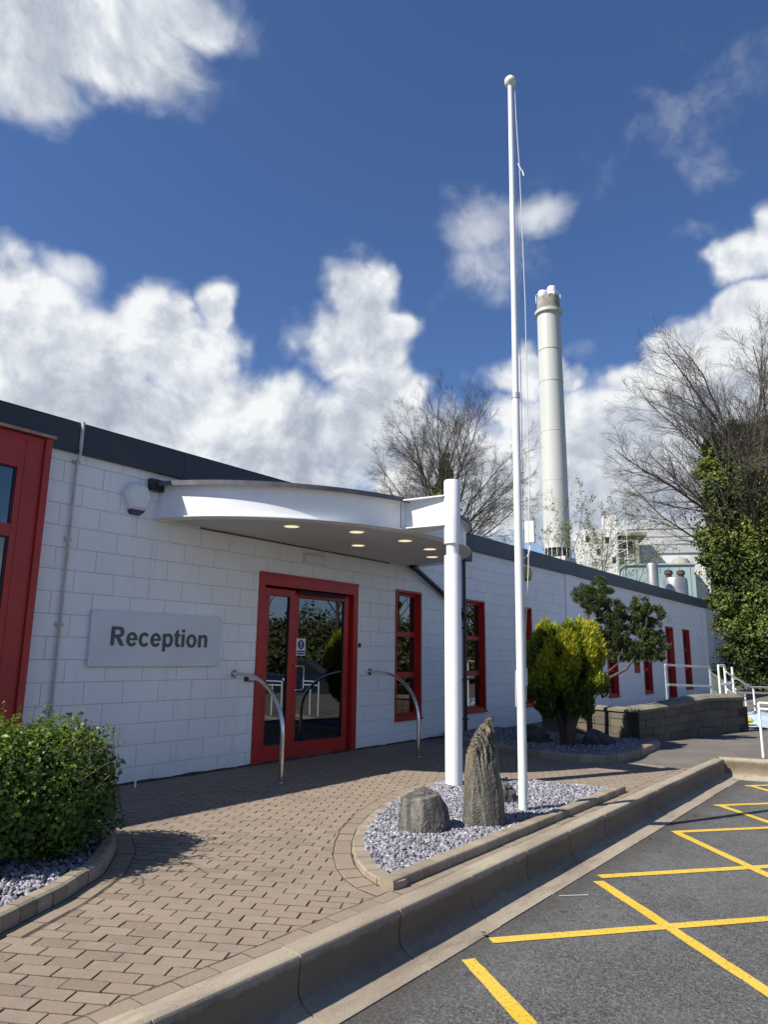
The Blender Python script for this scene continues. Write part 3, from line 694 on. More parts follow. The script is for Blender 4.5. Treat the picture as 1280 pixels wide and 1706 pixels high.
# second, plain red door at the ramp
b = MB(); b.box(24.82, 24.87, -.018, .13, .02, 2.48); b.box(25.62, 25.72, -.018, .13, .02, 2.48); b.box(24.87, 25.62, -.018, .13, 2.42, 2.48)
b.box(24.87, 24.97, .06, .11, .02, 2.42); b.box(25.52, 25.62, .06, .11, .02, 2.42); b.box(24.97, 25.52, .06, .11, .02, .2); b.box(24.97, 25.52, .06, .11, 1.1, 1.2)
rd = b.build('ramp_door', M['red'], bld)
for za, zb in ((.2, 1.1), (1.2, 2.42)): MB().add([(24.97, .09, za), (25.52, .09, za), (25.52, .09, zb), (24.97, .09, zb)], [(0, 1, 2, 3)]).build('pane', M['glass'], rd)

# the projecting red window bay
bay = MB(); Y = -.12
bay.box(3.335, 3.40, Y - .03, .2, -.1, 3.46)                       # corner stile
bay.box(3.16, 3.333, Y, .05, -.1, 3.40); bay.box(3.10, 3.158, Y + .004, .05, -.1, 3.40)
bay.box(-4, 3.098, Y, .05, 3.12, 3.40); bay.box(-4, 3.333, Y - .004, .05, 3.401, 3.459)
bay.box(-4, 3.098, Y + .004, .05, 2.44, 2.56); bay.box(-4, 3.098, Y + .004, .05, 1.60, 1.73); bay.box(-4, 3.098, Y + .004, .05, -.1, .22); bay.box(-4, 3.098, Y + .004, .05, .84, .92)
for xx in (1.9, .7, -.5): bay.box(xx, xx + .09, Y, .05, .221, 3.119)
bay_o = bay.build('window_bay', M['red'], bld)
for x0, x1 in ((1.99, 3.10), (.79, 1.9), (-.41, .7)):
    for z0, z1 in ((.22, .84), (.92, 1.60), (1.73, 2.44), (2.56, 3.12)):
        MB().add([(x0, Y + .04, z0), (x1, Y + .04, z0), (x1, Y + .04, z1), (x0, Y + .04, z1)], [(0, 1, 2, 3)]).build('pane', M['glass'], bay_o)
        k_ = MB(); k_.box(x1 - .014, x1 - .0005, Y + .02, Y + .039, z0 + .0005, z1 - .0005); k_.box(x0 + .001, x1 - .015, Y + .02, Y + .039, z1 - .013, z1 - .0005); k_.build('gasket', M['black'], bay_o)
b = MB(); b.add([(-4, -.19, 3.462), (3.42, -.19, 3.462), (3.42, .0, 3.49), (-4, .0, 3.49), (-4, -.19, 3.492), (3.42, -.19, 3.492), (3.42, .0, 3.520), (-4, .0, 3.520)], [(0, 1, 2, 3), (7, 6, 5, 4), (0, 4, 5, 1), (1, 5, 6, 2), (2, 6, 7, 3), (3, 7, 4, 0)])
b.build('bay_cap', M['timber_cap'], bay_o)

# ------------------------------------------------------------------ fixtures on the wall
sg = empty('reception_sign', (4.93, -.04, 1.2), 'grey rectangular wall sign with dark lettering Reception', 'sign')
b = MB(); b.bbox(4.065, 5.795, -.045, -.004, 1.225, 1.81, .004); b.build('sign_panel', M['sign_face'], sg)
def arcp(cx, cy, rx, ry, a0, a1, n=20): return [(cx + rx * math.cos(R(a0 + (a1 - a0) * i / n)), cy + ry * math.sin(R(a0 + (a1 - a0) * i / n))) for i in range(n + 1)]
GL = {   # a bold grotesque drawn as closed outlines, 1000 units to the em
 'R': (722, [[(73, 0), (218, 0), (218, 299)] + [(262, 299), (300, 285), (335, 245), (490, 0), (663, 0), (575, 141), (520, 225), (470, 285), (430, 312)] + arcp(430, 514, 205, 202, -90, 90, 20) + [(73, 716)], [(218, 420), (218, 595)] + arcp(415, 507, 72, 88, 90, -90, 14)]),
 'e': (556, [arcp(276, 254, 242, 276, -8, 318, 40)[0:0] + [(519, 217)] + arcp(276, 254, 243, 277, 0, 328, 44)[1:] + [(370, 150)] + arcp(276, 235, 105, 145, -38, -172, 14) + [(172, 217)], [(176, 300)] + arcp(276, 310, 100, 112, 175, 5, 16) + [(376, 300)]]),
 'c': (556, [arcp(285, 254, 247, 277, 36, 324, 40) + arcp(287, 254, 112, 168, 322, 38, 30)]),
 'p': (611, [[(66, -198), (203, -198), (203, 62)] + arcp(325, 254, 245, 277, -105, 105, 34) + [(225, 490), (194, 438), (194, 519), (66, 519)], arcp(315, 257, 115, 163, 0, 360, 36)[:-1]]),
 't': (333, [[(18, 519), (82, 519), (82, 622), (219, 702), (219, 519), (310, 519), (310, 410), (219, 410), (219, 170)] + [(223, 122), (240, 105), (268, 102), (302, 112), (314, 8), (270, -8), (222, -12), (160, -2), (118, 28), (94, 68), (84, 120), (82, 190), (82, 410), (18, 410)]]),
 'i': (278, [[(72, 0), (209, 0), (209, 519), (72, 519)], [(72, 589), (209, 589), (209, 716), (72, 716)]]),
 'o': (611, [arcp(305, 254, 265, 277, 0, 360, 44)[:-1], arcp(305, 254, 126, 168, 360, 0, 36)[:-1]]),
 'n': (611, [[(66, 0), (203, 0), (203, 236)] + [(207, 320), (225, 375), (262, 408), (310, 417), (355, 404), (388, 370), (398, 320), (400, 265), (400, 0), (537, 0), (537, 322)] + [(533, 395), (518, 445), (482, 495), (425, 523), (368, 531), (300, 520), (240, 485), (194, 443), (194, 519), (66, 519)]])}
for x_, z_ in ((4.11, 1.27), (5.75, 1.27), (4.11, 1.765), (5.75, 1.765)):
    b = MB(); b.tube([(x_, -.0452, z_), (x_, -.049, z_)], .009, 8); b.build('screw', M['galv'], sg)
cu = bpy.data.curves.new('lettering', 'CURVE'); cu.dimensions = '2D'; cu.fill_mode = 'BOTH'; cu.extrude = 6
adv = 0
for ch in 'Reception':
    wdt, cs = GL[ch]
    for c_ in cs:
        spn = cu.splines.new('POLY'); spn.points.add(len(c_) - 1); spn.use_cyclic_u = True
        for i_, (x_, y_) in enumerate(c_): spn.points[i_].co = (x_ + adv, y_, 0, 1)
    adv += wdt
to = bpy.data.objects.new('lettering', cu); col.objects.link(to)
dg = bpy.context.evaluated_depsgraph_get(); me = bpy.data.meshes.new_from_object(to.evaluated_get(dg)); bpy.data.objects.remove(to)
k = 1.275 / (adv - 147)
for v in me.vertices: x_, y_, z_ = v.co; v.co = (4.30 + (x_ - 73) * k, -.0505 - z_ * .0005, 1.445 + y_ * k * 1.03)
me.materials.clear(); me.materials.append(M['sign_dark']); lt = link('lettering', me, sg)

cd = empty('cable_conduit', (3.735, -.03, .3), 'thin grey conduit running up the wall beside the red bay', 'conduit')
b = MB(); b.tube([(3.735, -.10, 3.745), (3.735, -.087, 3.74), (3.735, -.085, 3.42), (3.735, -.06, 3.36), (3.735, -.03, 3.30), (3.735, -.027, 0.0)], .014, 8); b.build('tube', M['pipe_grey'], cd, smooth=True)
for zz in (3.33, 2.51, 1.64, .8):
    b = MB(); b.bbox(3.695, 3.775, -.032, -.001, zz - .014, zz + .014, .003); b.build('clip', M['pipe_grey'], cd)
b = MB(); b.bbox(3.72, 3.75, -.092, -.067, 3.45, 3.75, .002); b.build('cover_strip', M['pipe_grey'], cd)

def hexbell(name, x, z, w_, h, m1, m2, label):
    e_ = empty(name, (x, 0, z), label, 'alarm box')
    hx = [(-.5, .06), (-.26, .5), (.26, .5), (.5, .06), (.28, -.5), (-.28, -.5)]
    vs = [(x + a * w_, -.002, z + c_ * h) for a, c_ in hx] + [(x + a * w_ * .98, -.07, z + c_ * h * .98) for a, c_ in hx] + [(x + a * w_ * .74, -.10, z + c_ * h * .76) for a, c_ in hx]
    f = [tuple(12 + i for i in range(5, -1, -1))] + [(k_ + i, k_ + (i + 1) % 6, k_ + 6 + (i + 1) % 6, k_ + 6 + i) for k_ in (0, 6) for i in range(6)]
    MB().add(vs, f).build('cover', m1, e_)
    b = MB(); b.add([(x - .25 * w_, -.004, z - .5 * h), (x + .25 * w_, -.004, z - .5 * h), (x + .25 * w_, -.085, z - .50 * h), (x - .25 * w_, -.085, z - .5 * h),
                     (x - .17 * w_, -.004, z - .66 * h), (x + .17 * w_, -.004, z - .66 * h), (x + .17 * w_, -.070, z - .62 * h), (x - .17 * w_, -.070, z - .62 * h)],
                    [(0, 1, 2, 3), (7, 6, 5, 4), (0, 4, 5, 1), (1, 5, 6, 2), (2, 6, 7, 3), (3, 7, 4, 0)]); b.build('beacon', m2, e_)
hexbell('alarm_box', 4.475, 3.09, .36, .31, M['white_plastic'], M['navy'], 'white hexagonal alarm box with blue base beside the canopy')
hexbell('alarm_box', 14.36, 3.22, .40, .26, M['yellow_old'], M['black'], 'aged yellow alarm box on the wall right of the flagpole')
b = MB(); b.bbox(7.245, 7.675, -.055, -.002, 2.665, 2.785, .012); tag(b.build('emergency_light', M['white_plastic']), 'pale bulkhead light on the wall above the entrance door', 'light fitting')
kb = empty('entry_reader', (6.32, 0, 1.05), 'small black entry reader beside the left door jamb', 'entry reader')
b = MB(); b.bbox(6.24, 6.405, -.045, -.002, 1.035, 1.125, .006); b.build('housing', M['black'], kb)
b = MB(); b.bbox(6.275, 6.395, -.050, -.0455, 1.045, 1.115, .003); b.build('keypad', M['galv'], kb)
kb = empty('door_bell', (8.53, 0, 1.53), 'tiny black push button on the wall right of the door', 'button')
b = MB(); b.tube([(8.53, -.002, 1.545), (8.53, -.03, 1.545)], .017, 10); b.build('upper_button', M['black'], kb); b = MB(); b.tube([(8.53, -.002, 1.512), (8.53, -.03, 1.512)], .017, 10); b.build('lower_button', M['black'], kb)
an = empty('antenna', (14.12, -.07, 3.6), 'cream panel antenna on a curved arm above the fascia behind the flagpole', 'antenna')
b = MB(); b.bbox(14.22, 14.30, -.30, -.08, 3.88, 4.36, .012); b.build('antenna_panel', M['cream'], an)
b = MB(); b.tube([(13.95, -.068, 3.52), (14.12, -.12, 3.53), (14.24, -.15, 3.62), (14.28, -.165, 3.78), (14.28, -.165, 3.899)], .013, 8); b.build('arm', M['rail_white'], an, smooth=True)
b = MB(); b.bbox(21.45, 21.88, -.03, -.002, .98, 1.30, .004); fs = b.build('fire_notice', M['red']); tag(fs, 'small dull red notice plate between the far windows', 'notice')
b = MB(); b.bbox(25.1, 25.42, -.09, -.002, 2.68, 2.84, .02); tag(b.build('bulkhead_light', M['cream']), 'small cream light above the far red door', 'light fitting')
b = MB(); b.tube([(28.9, -.004, 2.45), (29.1, -.03, 2.2), (29.7, -.05, 2.12), (30.6, -.05, 2.15)], .012, 6); b.tube([(29.85, -.015, 3.3), (29.85, -.015, .5)], .012, 6); tag(b.build('wall_cable', M['rail_white'], smooth=True), 'thin white cable on the far end of the wall', 'cable')

# ------------------------------------------------------------------ canopy
CX, HW, DEP = 7.40, 2.69, 2.22
cnp = empty('entrance_canopy', (CX, 0, 2.85), 'curved white entrance canopy with round downlights over the red door', 'canopy')
RR = (HW * HW + DEP * DEP) / (2 * DEP); cy0 = RR - DEP; a_max = math.asin(HW / RR) if DEP < HW else math.pi - math.asin(HW / RR)
def arc(r, n=72):
    am = math.acos(max(-1, min(1, cy0 / r)))  # angle where the arc meets the wall, measured from the outward axis
    return [(CX + r * math.sin(a), cy0 - r * math.cos(a) - 0.0) for a in [-am + 2 * am * i / n for i in range(n + 1)]]
def zb(y): return 2.89 + .020 * y
def zt(y): return 3.290 + .038 * y
def loft(rings, name, m, parent, n=72, smooth=True, close=True):
    vs = []; k = len(rings)
    for ring in rings: vs += ring
    f = []; N = n + 1
    for r_ in range(k if close else k - 1):
        r2 = (r_ + 1) % k
        for i in range(n): f.append((r_ * N + i, r_ * N + i + 1, r2 * N + i + 1, r2 * N + i))
    if close: f += [tuple(r_ * N for r_ in range(k)), tuple(r_ * N + n for r_ in range(k - 1, -1, -1))]
    return MB().add(vs, f).build(name, m, parent, smooth=smooth)
def yl(y): return min(y, -.001)
A = lambda r, zf, dz=0: [(x, yl(y), zf(y) + dz) for x, y in arc(r)]
loft([A(RR - .07, zb, .012), A(RR - .07, zt, -.012), A(RR - .085, zt, -.012), A(RR - .085, zb, .012)], 'web', M['gloss_white'], cnp)
loft([A(RR, zb, 0), A(RR, zb, .012), A(RR - .2, zb, .012), A(RR - .2, zb, 0)], 'bottom_flange', M['gloss_white'], cnp)
loft([A(RR, zt, -.012), A(RR, zt, 0), A(RR - .2, zt, 0), A(RR - .2, zt, -.012)], 'top_flange', M['gloss_white'], cnp)
loft([A(RR + .015, zt, -.028), A(RR + .015, zt, .028), A(RR - .05, zt, .034), A(RR - .05, zt, .002), A(RR + .006, zt, .002), A(RR + .006, zt, -.028)], 'edge_flashing', M['flashing'], cnp)
pl = [(x, yl(y)) for x, y in arc(RR - .12)]
MB().add([(x, y, zb(y) + .004) for x, y in pl] + [(x, y, zb(y) + .010) for x, y in pl], [tuple(range(len(pl))), tuple(len(pl) + i for i in range(len(pl) - 1, -1, -1))]).build('soffit', M['soffit'], cnp)
MB().add([(x, y, zt(y) + .006) for x, y in pl], [tuple(range(len(pl)))]).build('roof_sheet', M['flashing'], cnp)
# web joint plates
for sa in (-.25, .95):
    a = sa; x_, y_ = CX + (RR - .068) * math.sin(a), cy0 - (RR - .068) * math.cos(a)
    b = MB(); b.bar((x_, y_, zb(y_) + .02), (x_, y_, zt(y_) - .02), .006, .006); b.build('joint', M['flashing'], cnp)
for (x_, y_) in ((5.87, -1.10), (6.55, -1.54), (7.46, -.82), (7.40, -1.66), (8.20, -1.52), (8.93, -1.08)):
    zz = zb(y_)
    b = MB(); n = 28
    b.lathe((x_, y_, zz - .012), [(.112, .014), (.112, .004), (.104, 0), (.090, .001), (.090, .014)], n); ri = b.build('downlight', M['gloss_white'], cnp, smooth=True)
    b = MB(); b.add([(x_ + .089 * math.cos(t * 2 * math.pi / n), y_ + .089 * math.sin(t * 2 * math.pi / n), zz - .008) for t in range(n)], [tuple(range(n))]); b.build('lens', M['lens'], ri)
# flashing stub at the wall, left end, and dark strip where canopy meets wall
b = MB(); b.box(4.62, 5.25, -.075, -.002, 3.20, 3.335); b.build('wall_flashing', M['black'], cnp)
b = MB(); b.box(5.4, 9.3, -.012, -.002, 2.872, 2.884); b.build('shadow_gap', M['black_rubber'], cnp)
# column
PX, PY = 6.83, -2.735
b = MB(); b.lathe((PX, PY, 0), [(.094, .0), (.094, 2.495), (.090, 2.505), (.070, 2.506), (.070, 2.632), (.088, 2.633), (.094, 2.640), (.094, 3.375), (.088, 3.385)], 40); cm = b.build('column', M['gloss_white'], cnp, smooth=True)
# bracket from the canopy ring to the column
tip = (CX - .42, -DEP + .06)
b = MB(); bx0, by0 = PX + .06, PY + .07
for zz in (zb(-2.2) + .006, zt(-2.2) - .012):
    b.add([(PX - .16, -2.06, zz), (PX + .24, -2.10, zz), (PX + .08, PY, zz), (PX - .085, PY, zz), (PX - .16, -2.06, zz + .014), (PX + .24, -2.10, zz + .014), (PX + .08, PY, zz + .014), (PX - .085, PY, zz + .014)], [(0, 1, 2, 3), (7, 6, 5, 4), (0, 4, 5, 1), (1, 5, 6, 2), (2, 6, 7, 3), (3, 7, 4, 0)])
b.box(PX - .045, PX - .03, PY, -2.06, zb(-2.2) + .021, zt(-2.2) - .013)
b.build('bracket', M['gloss_white'], cnp)

dp = empty('downpipe', (11.6, -.1, 0), 'black rainwater pipe running from the canopy down the white wall', 'pipe')
b = MB(); b.tube([(9.78, -.13, 2.88), (9.86, -.11, 2.855), (10.99, -.065, 2.43), (11.50, -.06, 2.225), (11.59, -.055, 2.16), (11.60, -.055, 2.05)], .045, 12); b.build('branch_pipe', M['black'], dp, smooth=True)
b = MB(); b.tube([(11.60, -.055, 3.20), (11.60, -.055, .02)], .032, 12); b.build('pipe', M['black'], dp, smooth=True)
b = MB(); b.tube([(9.76, -.135, 2.886), (9.87, -.108, 2.85)], .060, 12); b.build('outlet', M['black'], dp, smooth=True)
b = MB(); b.bbox(11.48, 11.74, -.16, -.067, 3.17, 3.415, .006); b.build('hopper', M['anthracite'], dp)
for zz in (1.9, .95, .25):
    b = MB(); b.box(11.545, 11.655, -.10, -.003, zz, zz + .025); b.build('pipe_clip', M['black'], dp)

# curved stainless hand rails
for i, (xw, lab) in enumerate(((6.06, 'curved stainless handrail left of the red entrance door'), (8.80, 'curved stainless handrail right of the red entrance door'))):
    e_ = empty('handrail', (xw - .28, -1.16, 0), lab, 'handrail', 'curved handrails beside the entrance')
    zt_ = 1.13; xb_ = 5.79 if i == 0 else 8.47; yb = -1.17 if i == 0 else -1.15
    pts = [(xw, -.01, zt_), (xw - .03, -.12, zt_ + .005), (xw - .07, -.28, zt_)]
    for k_ in range(1, 15):
        a = k_ / 14 * math.pi / 2; f_ = math.sin(a)
        pts.append((xw - .07 + (xb_ - xw + .07) * f_, -.28 + (yb + .28) * f_, zt_ - .62 * (1 - math.cos(a))))
    pts += [(xb_, yb, .3), (xb_, yb, 0.0)]
    b = MB(); b.tube(pts, .0235, 16); b.build('rail', M['steel'], e_, smooth=True)
    b = MB(); b.tube([(xw, -.002, zt_), (xw, -.014, zt_)], .052, 20); b.build('wall_plate', M['steel'], e_, smooth=True)
    b = MB(); b.lathe((xb_, yb, .001), [(.048, 0), (.048, .008), (.03, .012)], 20); b.build('floor_plate', M['steel'], e_, smooth=True)

# ------------------------------------------------------------------ flagpole
FX, FY = 6.13, -3.89
fp = empty('flagpole', (FX, FY, 0), 'tall white flagpole standing in slate chippings beside the pointed stone', 'flagpole')
tipv = Vector((FX + .036, FY - .048, 7.72))
def fpt(z): f_ = z / 7.72; return (FX + (tipv.x - FX) * f_, FY + (tipv.y - FY) * f_, z)
b = MB(); b.tube([fpt(0), fpt(1.2), fpt(3.90), fpt(3.955)], [.041, .040, .037, .036], 24); b.build('lower_pole', M['grey_pole'], fp, smooth=True)
b = MB(); b.tube([fpt(3.956), fpt(5.5), fpt(7.60)], [.031, .029, .026], 20); b.build('upper_pole', M['gloss_white'], fp, smooth=True)
b = MB(); b.tube([fpt(3.93), fpt(3.99)], .042, 24); b.build('joint_collar', M['galv'], fp, smooth=True)
b = MB(); b.lathe(fpt(7.60), [(.028, 0), (.060, .03), (.064, .055), (.058, .085), (.038, .11), (.012, .122)], 24); b.build('finial', M['cream'], fp, smooth=True)
rt = Vector((.6, -.8, 0))
b = MB()
def rp(z, off): p = Vector(fpt(z)) + rt * off; return tuple(p)
b.tube([rp(7.60, .05), rp(7.2, .058), rp(6.55, .085), rp(5, .115), rp(3, .115), rp(2.2, .09), rp(1.6, .05), rp(1.2, .045)], .005, 5)
b.tube([rp(7.60, .036), rp(5.8, .05), rp(4, .055), rp(2.4, .05), rp(1.2, .043)], .004, 5)
for k_ in range(5): b.tube([rp(1.32 - k_ * .02, .048), rp(1.25, -.046), rp(1.05 - k_ * .03, -.050), rp(.98, .046), rp(1.2, .052)], .005, 5)
b.build('halyard', M['rope'], fp, smooth=True)
b = MB(); b.tube([rp(6.62, .07), rp(6.56, .095), rp(6.52, .12), rp(6.47, .13)], .008, 5); b.build('knot', M['white_plastic'], fp)
b = MB(); b.bar(rp(1.12, .045), rp(1.28, .045), .02, .03); b.build('cleat', M['galv'], fp)

# ------------------------------------------------------------------ stones
def rock(name, levels, corners, seed, m, label, cat, group=None, strata=.012, rough_=.02, rows=60, segs=84, cuts=()):
    """levels: (z, cx, cy, rx, ry, twist); corners: list of angles for a faceted outline"""
    rnd = random.Random(seed); zs = [l[0] for l in levels]; vs = []
    cor = [(a, rnd.uniform(.86, 1.0)) for a in corners]
    def lev(z):
        for i in range(len(levels) - 1):
            if z <= levels[i + 1][0]:
                f = (z - levels[i][0]) / (levels[i + 1][0] - levels[i][0]); return [levels[i][k] * (1 - f) + levels[i + 1][k] * f for k in range(6)]
        return list(levels[-1])
    def rad(a):                              # distance to a polygon's edge = facets
        best = 9
        for c_, r_ in cor:
            d_ = math.cos(a - c_)
            if d_ > .15: best = min(best, r_ / d_)
        return min(best, 1.5)
    for i in range(rows + 1):
        z = zs[0] + (zs[-1] - zs[0]) * i / rows; _, cx, cy, rx, ry, tw = lev(z)
        for k in range(segs):
            a = 2 * math.pi * k / segs; r_ = rad(a + tw)
            x, y = cx + rx * r_ * math.cos(a), cy + ry * r_ * math.sin(a)
            p = Vector((x * 14, y * 14, z * 3.0 + x * 3)); n1 = noise.noise(p); n2 = noise.noise(p * 2.7); n3 = noise.noise(Vector((x * 5, y * 5, z * 4)))
            sw = x * 17 - y * 13 + z * 5 + n3 * 2.2; sw2 = x * 41 - y * 30 + z * 9 + n1 * 1.5; ridg = (sw - math.floor(sw)) * 1.3 + (sw2 - math.floor(sw2)) * .45 - .9
            dd = strata * ridg * 1.6 + strata * .6 * n2 + rough_ * n3
            st_ = math.floor(n1 * 4) / 4 * strata * 1.2
            vs.append((x + math.cos(a) * (dd + st_), y + math.sin(a) * (dd + st_), z + .012 * n2))
    cuts = list(cuts)
    for q_ in range((16 if len(levels) > 8 else 5) if cuts else 0):
        z_ = zs[0] + (zs[-1] - zs[0]) * rnd.uniform(.08, .62); _, ax_, ay_, arx_, ary_, _t = lev(z_); a_ = rnd.random() * 6.283
        cuts.append((ax_ + math.cos(a_) * arx_ * .98, ay_ + math.sin(a_) * ary_ * .98, z_, math.cos(a_ + rnd.gauss(0, .3)), math.sin(a_ + rnd.gauss(0, .3)), rnd.uniform(-.1, .12)))
    for cx_, cy_, cz_, nx_, ny_, nz_ in cuts:
        nn_ = Vector((nx_, ny_, nz_)).normalized(); c0 = Vector((cx_, cy_, cz_))
        for q_, p_ in enumerate(vs):
            dd_ = (Vector(p_) - c0).dot(nn_)
            if dd_ > 0: vs[q_] = tuple(Vector(p_) - nn_ * dd_ * .76)
    f = [(i * segs + k, i * segs + (k + 1) % segs, (i + 1) * segs + (k + 1) % segs, (i + 1) * segs + k) for i in range(rows) for k in range(segs)]
    _, cx, cy, rx, ry, _ = levels[-1]; vs.append((cx, cy, zs[-1])); t_ = len(vs) - 1
    f += [(rows * segs + k, rows * segs + (k + 1) % segs, t_) for k in range(segs)]
    o = MB().add(vs, f).build(name, m); tag(o, label, cat, group); return o
# axes: along cR (right in view) ~ (.6,-.8); build standing stone with its centre line
def wp(r_, t_, z): return (5.47 + r_ * .60 - t_ * .80, -3.86 - r_ * .80 - t_ * .60, z)          # r right, t towards the viewer's side
def dv(r_, t_, z): return (r_ * .60 - t_ * .80, -r_ * .80 - t_ * .60, z)
def lv(z, r_off, w_, d_): return (z, 5.47 + r_off * .60, -3.86 - r_off * .80, w_, d_, 0)
rock('standing_stone', [lv(-.03, .02, .215, .20), lv(.06, .02, .255, .23), lv(.2, .005, .245, .21), lv(.4, -.01, .185, .165), lv(.55, -.01, .135, .125), lv(.66, .008, .102, .095), lv(.74, .028, .078, .065), lv(.80, .048, .055, .045), lv(.85, .07, .034, .026), lv(.89, .092, .012, .012)],
     [R(205), R(250), R(335), R(15), R(80), R(150)], 5, M['rock'], 'tall pointed slate stone standing upright beside the flagpole', 'stone', strata=.020, rough_=.030, rows=110, segs=130, cuts=[(*wp(.08, .11, .30), *dv(.7, .75, .08)), (*wp(.13, -.02, .45), *dv(1, .25, .10)), (*wp(-.06, .13, .25), *dv(-.35, 1, .1)), (*wp(.02, .11, .55), *dv(.35, 1, .12)), (*wp(-.12, .02, .45), *dv(-1, .35, .12)), (*wp(-.05, .05, .70), *dv(-.5, 1, .5)), (*wp(.115, .03, .80), *dv(1, .6, .3)), (*wp(.17, .02, .15), *dv(1, .5, .1))])
def wq(r_, t_, z): return (4.95 + r_ * .60 - t_ * .80, -3.60 - r_ * .80 - t_ * .60, z)
def lb(z, w_, d_, o_=0): return (z, 4.95 + o_ * .6, -3.60 - o_ * .8, w_ * 1.22, d_ * 1.15, .3)
rock('block_stone', [lb(-.03, .205, .15), lb(.05, .205, .155), lb(.2, .195, .15, .01), lb(.30, .19, .145, .015), lb(.350, .185, .14, .02), lb(.356, .10, .07, .02), lb(.358, .02, .02, .02)],
     [R(215), R(280), R(340), R(35), R(100), R(160)], 9, M['rock'], 'squat grey block of stone left of the tall pointed stone', 'stone', strata=.012, rough_=.014, cuts=[(*wq(.0, .10, .15), *dv(-.1, 1, .12)), (*wq(.165, .03, .15), *dv(1, .6, .35)), (*wq(.03, .09, .22), *dv(.5, 1, .4)), (*wq(-.20, 0, .15), *dv(-1, .3, .15)), (*wq(0, 0, .285), *dv(-.10, .14, 1)), (*wq(0, 0, .287), *dv(-.10, .14, 1)), (*wq(0, 0, .289), *dv(-.10, .14, 1)), (*wq(.15, .0, .26), *dv(.8, -.2, .9)), (*wq(-.06, .11, .10), *dv(-.5, 1, .25))])
def ld(cx, cy, z, w_, d_): return (z, cx, cy, w_, d_, 0)
rock('bed_rock', [ld(11.35, -2.62, 0, .26, .2), ld(11.35, -2.62, .12, .27, .2), ld(11.3, -2.6, .22, .2, .13), ld(11.28, -2.58, .27, .08, .05), ld(11.28, -2.58, .28, .02, .02)], [R(200), R(260), R(330), R(30), R(110)], 12, M['dark_rock'], 'dark low rock right of the golden conifer stem', 'rock', rough_=.04, rows=24, segs=40)
rock('bed_rock', [ld(10.95, -1.72, 0, .30, .24), ld(10.95, -1.72, .14, .28, .22), ld(10.9, -1.7, .26, .18, .14), ld(10.9, -1.7, .31, .05, .05), ld(10.9, -1.7, .32, .02, .02)], [R(190), R(250), R(320), R(40), R(120)], 13, M['dark_rock'], 'rounded dark rock behind the flagpole near the white wall', 'rock', rough_=.04, rows=24, segs=40)
rock('bed_rock', [ld(6.42, -3.50, 0, .2, .16), ld(6.42, -3.50, .10, .18, .14), ld(6.42, -3.50, .17, .12, .09), ld(6.42, -3.5, .20, .03, .03), ld(6.42, -3.5, .205, .01, .01)], [R(190), R(250), R(320), R(40), R(120)], 14, M['rock'], 'low stone half hidden behind the tall pointed stone', 'rock', rough_=.03, rows=24, segs=40)

# ------------------------------------------------------------------ low block wall
lw = empty('low_wall', (13.5, -3, 0), 'low curved wall of brown blocks with sloping coping beside the ramp', 'wall')
front = [(12.50, -2.92), (13.0, -3.10), (13.6, -3.24), (14.2, -3.36), (14.9, -3.50), (15.5, -3.68), (16.05, -3.95)]
ret = [(12.92, -.95), (12.92, -1.2), (12.86, -1.9), (12.50, -2.90)]
def course(path, h0, h1, ph, th=.2, parent=lw, zs=None):
    along(path, .36, .010, [(0, h0), (0, h1), (th, h1), (th, h0)], 'block', M['wall_stone'], parent, 1, jitter=.005, phase=ph, zs=zs)
for k_ in range(4):
    course(front, -.02 + k_ * .125, .098 + k_ * .125, 0 if k_ % 2 else .18, zs=1.26)
    if k_ % 2 == 0: along([front[0], (12.67, -2.982)], .17, .005, [(0, -.02 + k_ * .125), (0, .098 + k_ * .125), (.2, .098 + k_ * .125), (.2, -.02 + k_ * .125)], 'block', M['wall_stone'], lw, 1, jitter=.004)
    course(ret, -.02 + k_ * .125, .098 + k_ * .125, 0)
b = MB()
def wallcore(path, s=1):
    o1 = offset(path, .012 * s); o2 = offset(path, .185 * s)
    for i in range(len(path) - 1):
        b.add([(*o1[i], -.05), (*o1[i + 1], -.05), (*o2[i + 1], -.05), (*o2[i], -.05), (*o1[i], .478), (*o1[i + 1], .478), (*o2[i + 1], .478), (*o2[i], .478)], [(0, 1, 2, 3), (7, 6, 5, 4), (0, 4, 5, 1), (1, 5, 6, 2), (2, 6, 7, 3), (3, 7, 4, 0)])
wallcore(front); wallcore(ret); b.build('mortar_core', M['joint'], lw)
along(front, .45, .006, [(-.03, .48), (-.03, .525), (.06, .56), (.25, .575), (.25, .48)], 'coping_stone', M['wall_cap'], lw, 1, jitter=.002, zs=1.26)
along(ret, .45, .006, [(-.03, .481), (-.03, .521), (.11, .556), (.25, .521), (.25, .481)], 'coping_stone', M['wall_cap'], lw, 1, jitter=.002)
# end pier of the wall
# ramp behind it
b = MB(); b.add([(13.3, -1.6, -.01), (24.0, -1.6, .10), (24.0, -.02, .10), (13.3, -.02, -.01), (30.0, -1.6, .10), (30, -.02, .10)], [(0, 1, 2, 3), (1, 4, 5, 2)]); rmp = b.build('ramp', M['path_tar']); rmp['kind'] = 'structure'

